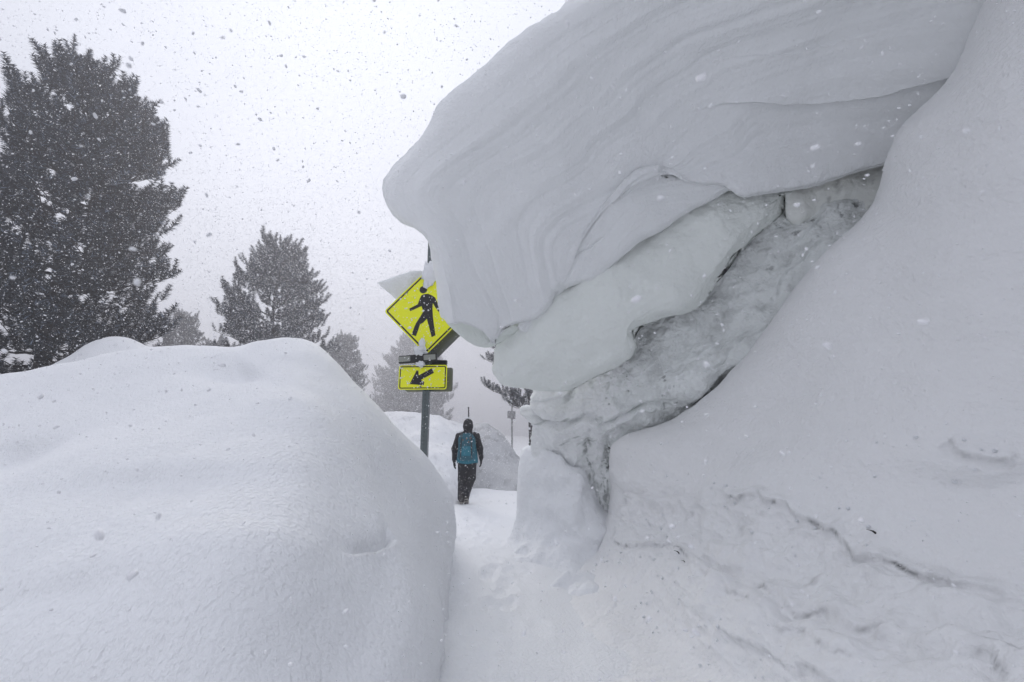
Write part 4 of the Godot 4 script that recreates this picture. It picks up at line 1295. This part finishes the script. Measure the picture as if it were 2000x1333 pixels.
func make_person() -> void:
	var here := G(911, 984)
	here.y = 0.0
	var o := thing("person", here, "person in a hooded dark jacket and trousers walking away along the snow path", "person")
	var black := Color(0.016, 0.018, 0.022)
	var trouser := Color(0.022, 0.022, 0.026)
	var f := Field.new(Vector3(-0.42, 0.0, -0.36), Vector3(0.42, 1.86, 0.40), 0.014)
	# trunk and hood
	f.bone(Vector3(0, 0.93, 0), Vector3(0, 1.12, 0), 0.165, 0.155, 0.05, black, Vector3(1.08, 1, 0.8))
	f.bone(Vector3(0, 1.12, 0), Vector3(0, 1.36, -0.02), 0.155, 0.15, 0.05, black, Vector3(1.12, 1, 0.8))
	f.bone(Vector3(-0.17, 1.41, -0.02), Vector3(0.17, 1.41, -0.02), 0.085, 0.085, 0.06, black)
	f.bone(Vector3(0, 1.42, -0.02), Vector3(0, 1.56, -0.04), 0.085, 0.085, 0.05, black)
	f.bone(Vector3(0, 1.63, -0.045), Vector3(0, 1.675, -0.05), 0.122, 0.112, 0.04, black, Vector3(0.95, 1, 1.08))
	# arms
	f.bone(Vector3(-0.19, 1.40, -0.01), Vector3(-0.275, 1.14, 0.03), 0.078, 0.068, 0.04, black)
	f.bone(Vector3(-0.275, 1.14, 0.03), Vector3(-0.285, 0.91, -0.03), 0.066, 0.052, 0.03, black)
	f.bone(Vector3(0.19, 1.40, -0.01), Vector3(0.275, 1.15, 0.02), 0.078, 0.068, 0.04, black)
	f.bone(Vector3(0.275, 1.15, 0.02), Vector3(0.30, 0.95, -0.02), 0.066, 0.052, 0.03, black)
	# legs
	f.bone(Vector3(-0.085, 0.92, 0), Vector3(-0.10, 0.50, -0.03), 0.125, 0.098, 0.03, trouser)
	f.bone(Vector3(-0.10, 0.50, -0.03), Vector3(-0.105, 0.12, 0.0), 0.095, 0.088, 0.03, trouser)
	f.bone(Vector3(0.085, 0.92, 0), Vector3(0.085, 0.52, -0.07), 0.125, 0.098, 0.03, trouser)
	f.bone(Vector3(0.085, 0.52, -0.07), Vector3(0.01, 0.24, 0.10), 0.095, 0.078, 0.03, trouser)
	part("body", f.mesh(), M.dark_cloth, o)
	# gloved hands
	for side in [-1.0, 1.0]:
		var w := Vector3(-0.285, 0.90, -0.03) if side < 0 else Vector3(0.30, 0.94, -0.02)
		var h := Field.new(w + Vector3(-0.09, -0.24, -0.10), w + Vector3(0.09, 0.06, 0.10), 0.005)
		h.bone(w + Vector3(0, 0.03, 0), w + Vector3(0, -0.03, 0), 0.042, 0.036, 0.015, black)
		h.bone(w + Vector3(0, -0.03, 0.005), w + Vector3(0, -0.10, 0.0), 0.036, 0.034, 0.02, black, Vector3(0.62, 1, 1.15))
		for k in 4:
			var z := -0.036 + 0.024 * k
			var l: float = [0.062, 0.075, 0.07, 0.055][k]
			var a := w + Vector3(0, -0.115, z)
			var b := a + Vector3(-side * 0.008, -l * 0.55, -0.004)
			var c := b + Vector3(-side * 0.022, -l * 0.42, -0.006)
			h.bone(a, b, 0.0115, 0.011, 0.006, black)
			h.bone(b, c, 0.011, 0.0095, 0.006, black)
		h.bone(w + Vector3(0, -0.05, -0.035), w + Vector3(-side * 0.012, -0.095, -0.065), 0.014, 0.012, 0.010, black)
		h.bone(w + Vector3(-side * 0.012, -0.095, -0.065), w + Vector3(-side * 0.02, -0.13, -0.062), 0.012, 0.010, 0.006, black)
		part("gloved_hand", h.mesh(), M.dark_cloth, o)
	# teal jacket body with a straight hem
	var s := st()
	s.set_smooth_group(1)
	var levels := [[0.835, 0.232, 0.165], [0.90, 0.232, 0.168], [1.0, 0.222, 0.162], [1.12, 0.212, 0.152], [1.28, 0.212, 0.152], [1.38, 0.19, 0.14], [1.45, 0.13, 0.11]]
	var ring := func(k: int, grow: float) -> Array:
		var out := []
		for i in 36:
			var a := TAU * i / 36
			var fold: float = 1.0 + 0.03 * sin(a * 7.0 + levels[k][0] * 9.0) * (1.2 - levels[k][0])
			out.append(Vector3(cos(a) * levels[k][1] * fold * grow, levels[k][0] + (0.012 * sin(a * 3.0) if k == 0 else 0.0), sin(a) * levels[k][2] * fold * grow - 0.01))
		return out
	for k in levels.size() - 1:
		var a: Array = ring.call(k, 1.0)
		var b: Array = ring.call(k + 1, 1.0)
		for i in 36:
			var j := (i + 1) % 36
			tri(s, a[i], b[j], a[j])
			tri(s, a[i], b[i], b[j])
	var hem: Array = ring.call(0, 1.0)
	var hem_in: Array = ring.call(0, 0.88)
	for i in 36:
		var j := (i + 1) % 36
		tri(s, hem[i], hem[j], hem_in[j])
		tri(s, hem[i], hem_in[j], hem_in[i])
	part("jacket", done(s), M.teal_cloth, o)
	# boots: the left flat on the snow, the right pushing off with its sole to the rear
	for side in [-1.0, 1.0]:
		var b := Node3D.new()
		b.name = "boot" if side < 0 else "boot_001"
		o.add_child(b)
		b.position = Vector3(-0.105, 0.02, 0.0) if side < 0 else Vector3(-0.005, 0.055, 0.03)
		b.basis = Basis(Vector3.UP, 0.06) if side < 0 else Basis(Vector3.UP, -0.12) * Basis(Vector3.RIGHT, deg_to_rad(-62.0))
		f = Field.new(Vector3(-0.09, -0.01, -0.24), Vector3(0.09, 0.24, 0.15), 0.008)
		f.bone(Vector3(0, 0.05, 0.06), Vector3(0, 0.045, -0.15), 0.05, 0.045, 0.03, Color.WHITE, Vector3(0.95, 0.8, 1))
		f.bone(Vector3(0, 0.06, 0.05), Vector3(0, 0.19, 0.05), 0.055, 0.058, 0.03, Color.WHITE)
		part("upper", f.mesh(), M.boot, b)
		var sole := st()
		var shape := PackedVector2Array()
		for i in 28:
			var a := TAU * i / 28
			shape.append(Vector2(cos(a) * (0.052 - 0.010 * smoothstep(0.0, 0.9, absf(sin(a) - 0.15))), sin(a) * 0.16 - 0.045))
		prism(sole, shape, -0.012, 0.012)
		var so := part("sole", done(sole), M.sole, b)
		so.basis = Basis(Vector3.RIGHT, PI / 2)
		so.position = Vector3(0, 0.004, 0)
		so.rotation.x = -PI / 2
		so.scale = Vector3(1, -1, 1)
		for t in 5:
			sole = st()
			box(sole, Vector3(0, -0.012, -0.17 + t * 0.062), Vector3(0.078, 0.012, 0.030), Basis(Vector3.UP, 0.18 if t % 2 else -0.18), 0.003)
			part("tread", done(sole), M.boot, so).transform = so.transform.affine_inverse()
	s = st()
	for q in [[-0.20, 1.478, 0.0, 0.05], [-0.15, 1.50, 0.02, 0.045], [0.19, 1.482, -0.01, 0.05], [0.13, 1.50, 0.01, 0.04], [-0.02, 1.80, -0.03, 0.055], [0.05, 1.785, 0.0, 0.04], [-0.26, 1.23, 0.07, 0.02], [0.27, 1.18, 0.07, 0.022]]:
		lump(s, Vector3(q[0], q[1], q[2]), Vector3(q[3], q[3] * 0.32, q[3] * 0.8), q[0] * 40.0, 0.9, 6, 9)
	tag(part("stuck_snow", done(s), M.clump_snow, o), "", "", "", "stuff")
	# the backpack
	var p := thing("backpack", here + Vector3(0, 0.93, 0.14), "teal backpack with orange tabs on the walking person's back", "backpack")
	f = Field.new(Vector3(-0.24, -0.06, -0.05), Vector3(0.24, 0.62, 0.26), 0.014)
	f.bone(Vector3(-0.085, 0.08, 0.06), Vector3(0.085, 0.08, 0.06), 0.10, 0.10, 0.05, Color.WHITE, Vector3(1, 1, 0.9))
	f.bone(Vector3(-0.085, 0.40, 0.05), Vector3(0.085, 0.40, 0.05), 0.09, 0.09, 0.05, Color.WHITE, Vector3(1, 1, 0.9))
	f.bone(Vector3(-0.085, 0.08, 0.06), Vector3(-0.085, 0.40, 0.05), 0.10, 0.09, 0.05, Color.WHITE)
	f.bone(Vector3(0.085, 0.08, 0.06), Vector3(0.085, 0.40, 0.05), 0.10, 0.09, 0.05, Color.WHITE)
	f.bone(Vector3(0, 0.1, 0.07), Vector3(0, 0.40, 0.06), 0.10, 0.09, 0.05, Color.WHITE)
	f.bone(Vector3(-0.06, 0.48, 0.05), Vector3(0.06, 0.48, 0.05), 0.065, 0.065, 0.04, Color.WHITE)
	part("bag", f.mesh(), M.pack_cloth, p)
	s = st()
	box(s, Vector3(0, 0.17, 0.165), Vector3(0.20, 0.20, 0.05), Basis(), 0.02)
	part("front_pocket", done(s), M.teal_cloth, p)
	for x in [-0.12, 0.12]:
		s = st()
		tube(s, [Vector3(x, 0.02, 0.15), Vector3(x * 0.95, 0.2, 0.165), Vector3(x * 0.9, 0.42, 0.145), Vector3(x * 0.75, 0.53, 0.08)], [0.012, 0.012, 0.012, 0.012], 6)
		part("compression_strap", done(s), M.pack_trim, p)
		s = st()
		tube(s, [Vector3(x, 0.50, 0.03), Vector3(x * 1.2, 0.555, -0.10), Vector3(x * 1.25, 0.50, -0.26)], [0.02, 0.022, 0.02], 6)
		part("shoulder_strap", done(s), M.pack_trim, p)
	for q in [[-0.07, 0.40], [0.0, 0.43], [0.05, 0.36], [-0.03, 0.30], [0.08, 0.44]]:
		s = st()
		box(s, Vector3(q[0], q[1], 0.150), Vector3(0.014, 0.03, 0.014), Basis(), 0.002)
		part("zip_tab", done(s), M.orange_tape, p)

func make_far_posts() -> void:
	var a := G(918, 962)
	a.y = 0
	var top := V(915, 797, 12.5)
	var o := thing("snow_stake", Vector3(top.x, 0, top.z), "thin dark marker stake rising just above the walking person's hood", "stake")
	var s := st()
	tube(s, [Vector3(0.05, 0, 0), Vector3(0.03, top.y * 0.6, 0), Vector3(0, top.y, 0)], [0.03, 0.024, 0.018], 8)
	part("rod", done(s), M.stake, o)
	s = st()
	tube(s, [Vector3(0.0, top.y, 0), Vector3(0.0, top.y + 0.02, 0)], [0.024, 0.020], 8)
	part("tip_cap", done(s), M.stake, o)
	var q := V(1000, 850, 42)
	o = thing("far_road_sign", Vector3(q.x, 0, q.z), "faint road sign on a thin post far down the path, under the pine bough", "road sign")
	s = st()
	tube(s, [Vector3(0, 0, 0), Vector3(0, 5.5, 0)], [0.09, 0.09], 8)
	part("post", done(s), M.far_sign, o)
	s = st()
	prism(s, rounded(0.75, 0.75, 0.08), 0.10, 0.12)
	part("panel", done(s), M.far_sign, o).position = Vector3(-0.05, V(1000, 811, 42).y, 0)

func make_debris(on: Sheet) -> void:
	# bits of dark litter lying in the snow: curved flakes of bark
	var spots := [[1704, 1048, 2.68, 0.042, "curled dark leaf stuck in the hollow of the right-hand drift"], [1322, 1084, 3.85, 0.034, "dark chip of bark at the foot of the drift, nearest the path"], [1334, 1099, 3.7, 0.022, "tiny dark fleck just below the bark chip on the drift"]]
	for q in spots:
		var s := st()
		s.set_smooth_group(1)
		var l: float = q[3]
		var pts := []
		for k in 7:
			var t := k / 6.0
			var w := 0.15 * l * sin(PI * clampf(t, 0.04, 0.96))
			var c := Vector3(lerpf(-l, l, t), 0.5 * l * sin(t * 3.4), 0.15 * l * cos(t * 5.0))
			pts.append([c + Vector3(0, w, 0), c - Vector3(0, w, 0), c + Vector3(0, 0, 0.12 * l)])
		for k in 6:
			for e in 3:
				var a: Vector3 = pts[k][e]
				var b: Vector3 = pts[k][(e + 1) % 3]
				var c: Vector3 = pts[k + 1][e]
				var f: Vector3 = pts[k + 1][(e + 1) % 3]
				tri(s, a, b, f)
				tri(s, a, f, c)
		var o := part("leaf_litter", done(s), M.debris)
		var uv := near(on, q[0], q[1])
		var at := int(uv.y * on.nv + 0.5) * (on.nu + 1) + int(uv.x * on.nu + 0.5)
		o.position = on.p[at] + on.n[at] * 0.002
		o.rotation = Vector3(0.2, -0.5, -0.9)
		tag(o, q[4], "litter", "dark litter in the snow")

func make_clods(s: Sheet) -> void:
	var t := st()
	lump(t, Vector3.ZERO, Vector3(1, 0.75, 0.85), 14.0, 0.9, 6, 8)
	var shape := done(t)
	var where := []
	rng.seed = 31
	for k in 420:
		var u := rng.randf_range(0.14, 0.75)
		var v := rng.randf_range(0.60, 0.93)
		var i := int(u * s.nu)
		var j := int(v * s.nv)
		var at := s.p[j * (s.nu + 1) + i]
		if n_mid.get_noise_3dv(at * 1.1 + Vector3(0, 0, 60)) < 0.12: continue
		var g := minf(0.007 * exp(rng.randfn(0, 0.5)), 0.013)
		where.append(Transform3D(Basis.from_euler(Vector3(rng.randf() * TAU, rng.randf() * TAU, 0)) * Basis.from_scale(Vector3(g, g, g)), at + s.n[j * (s.nu + 1) + i] * g * 0.55))
	var o := multi("snow_crumbs", shape, where, M.clump_snow, self)
	tag(o, "crumbs of snow lying on the broken foot of the right-hand drift", "snow crumbs")

# ------------------------------------------------------------------ falling snow
func make_snowfall() -> void:
	rng.seed = 4242
	var s := st()
	var r := RandomNumberGenerator.new()
	r.seed = 9
	lump(s, Vector3.ZERO, Vector3(1, 0.8, 0.7), 6.0, 0.9, 4, 6)
	var flake := done(s)
	var where := []
	for k in 360000:
		var p := Vector3(rng.randf_range(-9, 9), rng.randf_range(0.05, 10.5), 0.5 - 15.0 * pow(rng.randf(), 1.0))
		if p.distance_to(Vector3(0, EYE, 0)) < 0.45: continue
		if p.distance_to(Vector3(0, EYE, 0)) < 2.5 and Rect2(720, 500, 240, 500).has_point(seen(p)): continue
		var g := minf(0.0025 * exp(rng.randfn(0, 0.42)), 0.0055)
		var b := Basis.from_euler(Vector3(rng.randf() * TAU, rng.randf() * TAU, rng.randf() * TAU)) * Basis.from_scale(Vector3(g * 1.5, g, g))
		where.append(Transform3D(b, p))
	for k in 200000:                                       # thicker where the wind drives it across the far end of the path
		var p := Vector3(rng.randf_range(-11, 5), rng.randf_range(0.05, 9.0), -11.0 - 22.0 * rng.randf())
		var g := 0.0072 * exp(rng.randfn(0, 0.3))
		where.append(Transform3D(Basis.from_euler(Vector3(rng.randf() * TAU, rng.randf() * TAU, 0)) * Basis.from_scale(Vector3(g * 1.3, g, g)), p))
	var o := multi("falling_snow", flake, where, M.flake, self)
	tag(o, "snowflakes blowing through the air over the whole path", "snowfall")

# ------------------------------------------------------------------
func make_light() -> void:
	var cam := Camera3D.new()
	cam.name = "camera"
	cam.position = Vector3(0, EYE, 0)
	cam.rotation = Vector3(TILT, 0, 0)
	cam.fov = rad_to_deg(2.0 * atan(666.5 / LENS))
	cam.near = 0.05
	cam.far = 600.0
	var shot := CameraAttributesPhysical.new()            # a wide lens, stopped down: only the flakes right before it blur
	shot.frustum_focal_length = 24.0 / (2.0 * 666.5 / LENS)
	shot.frustum_focus_distance = 5.5
	shot.frustum_near = 0.05
	shot.frustum_far = 600.0
	shot.exposure_aperture = 5.0
	cam.attributes = shot
	cam.current = true
	add_child(cam)
	var im := Image.create(256, 128, false, Image.FORMAT_RGBF)
	var f := FastNoiseLite.new()
	f.seed = 3
	f.frequency = 1.0
	f.fractal_octaves = 3
	var bright := (V(700, 370, 1.0) - Vector3(0, EYE, 0)).normalized()
	for j in 128:
		for i in 256:
			var el := PI * (0.5 - (j + 0.5) / 128.0)
			var az := TAU * (i + 0.5) / 256.0
			# the first column of a panorama looks along -z
			var d := Vector3(sin(az) * cos(el), sin(el), -cos(az) * cos(el))
			var k := 0.43 + 0.35 * maxf(d.y, 0.0) + 0.13 * exp(-pow(acos(clampf(d.dot(bright), -1, 1)) / 0.62, 2)) + 0.05 * f.get_noise_3dv(d * 1.6)
			im.set_pixel(i, j, Color(0.93 * k, 0.96 * k, 1.075 * k))
	var sky := Sky.new()
	var pm := PanoramaSkyMaterial.new()
	pm.panorama = ImageTexture.create_from_image(im)
	sky.sky_material = pm
	var e := Environment.new()
	e.background_mode = Environment.BG_SKY
	e.sky = sky
	e.tonemap_mode = Environment.TONE_MAPPER_LINEAR
	e.tonemap_exposure = 1.36
	e.volumetric_fog_enabled = true                       # blowing snow: scatters light mostly forwards
	e.volumetric_fog_density = 0.0095
	e.volumetric_fog_albedo = Color(0.97, 0.97, 1.0)
	e.volumetric_fog_anisotropy = 0.55
	e.sdfgi_enabled = true
	e.ssao_enabled = true
	e.ssil_enabled = true
	var we := WorldEnvironment.new()
	we.name = "environment"
	we.environment = e
	add_child(we)
	var sun := DirectionalLight3D.new()
	sun.name = "overcast_sun"
	sun.light_energy = 0.32
	sun.light_color = Color(1.0, 0.98, 0.95)
	sun.light_angular_distance = 25.0
	sun.shadow_enabled = true
	sun.look_at_from_position(bright * 50.0, Vector3.ZERO)
	add_child(sun)

func _ready() -> void:
	make_light()
	make_noise()
	make_materials()
	make_ground()
	make_path()
	make_bank()
	make_drift()
	make_far_banks()
	make_cornice()
	make_trees()
	make_sign()
	make_person()
	make_far_posts()
	make_snowfall()
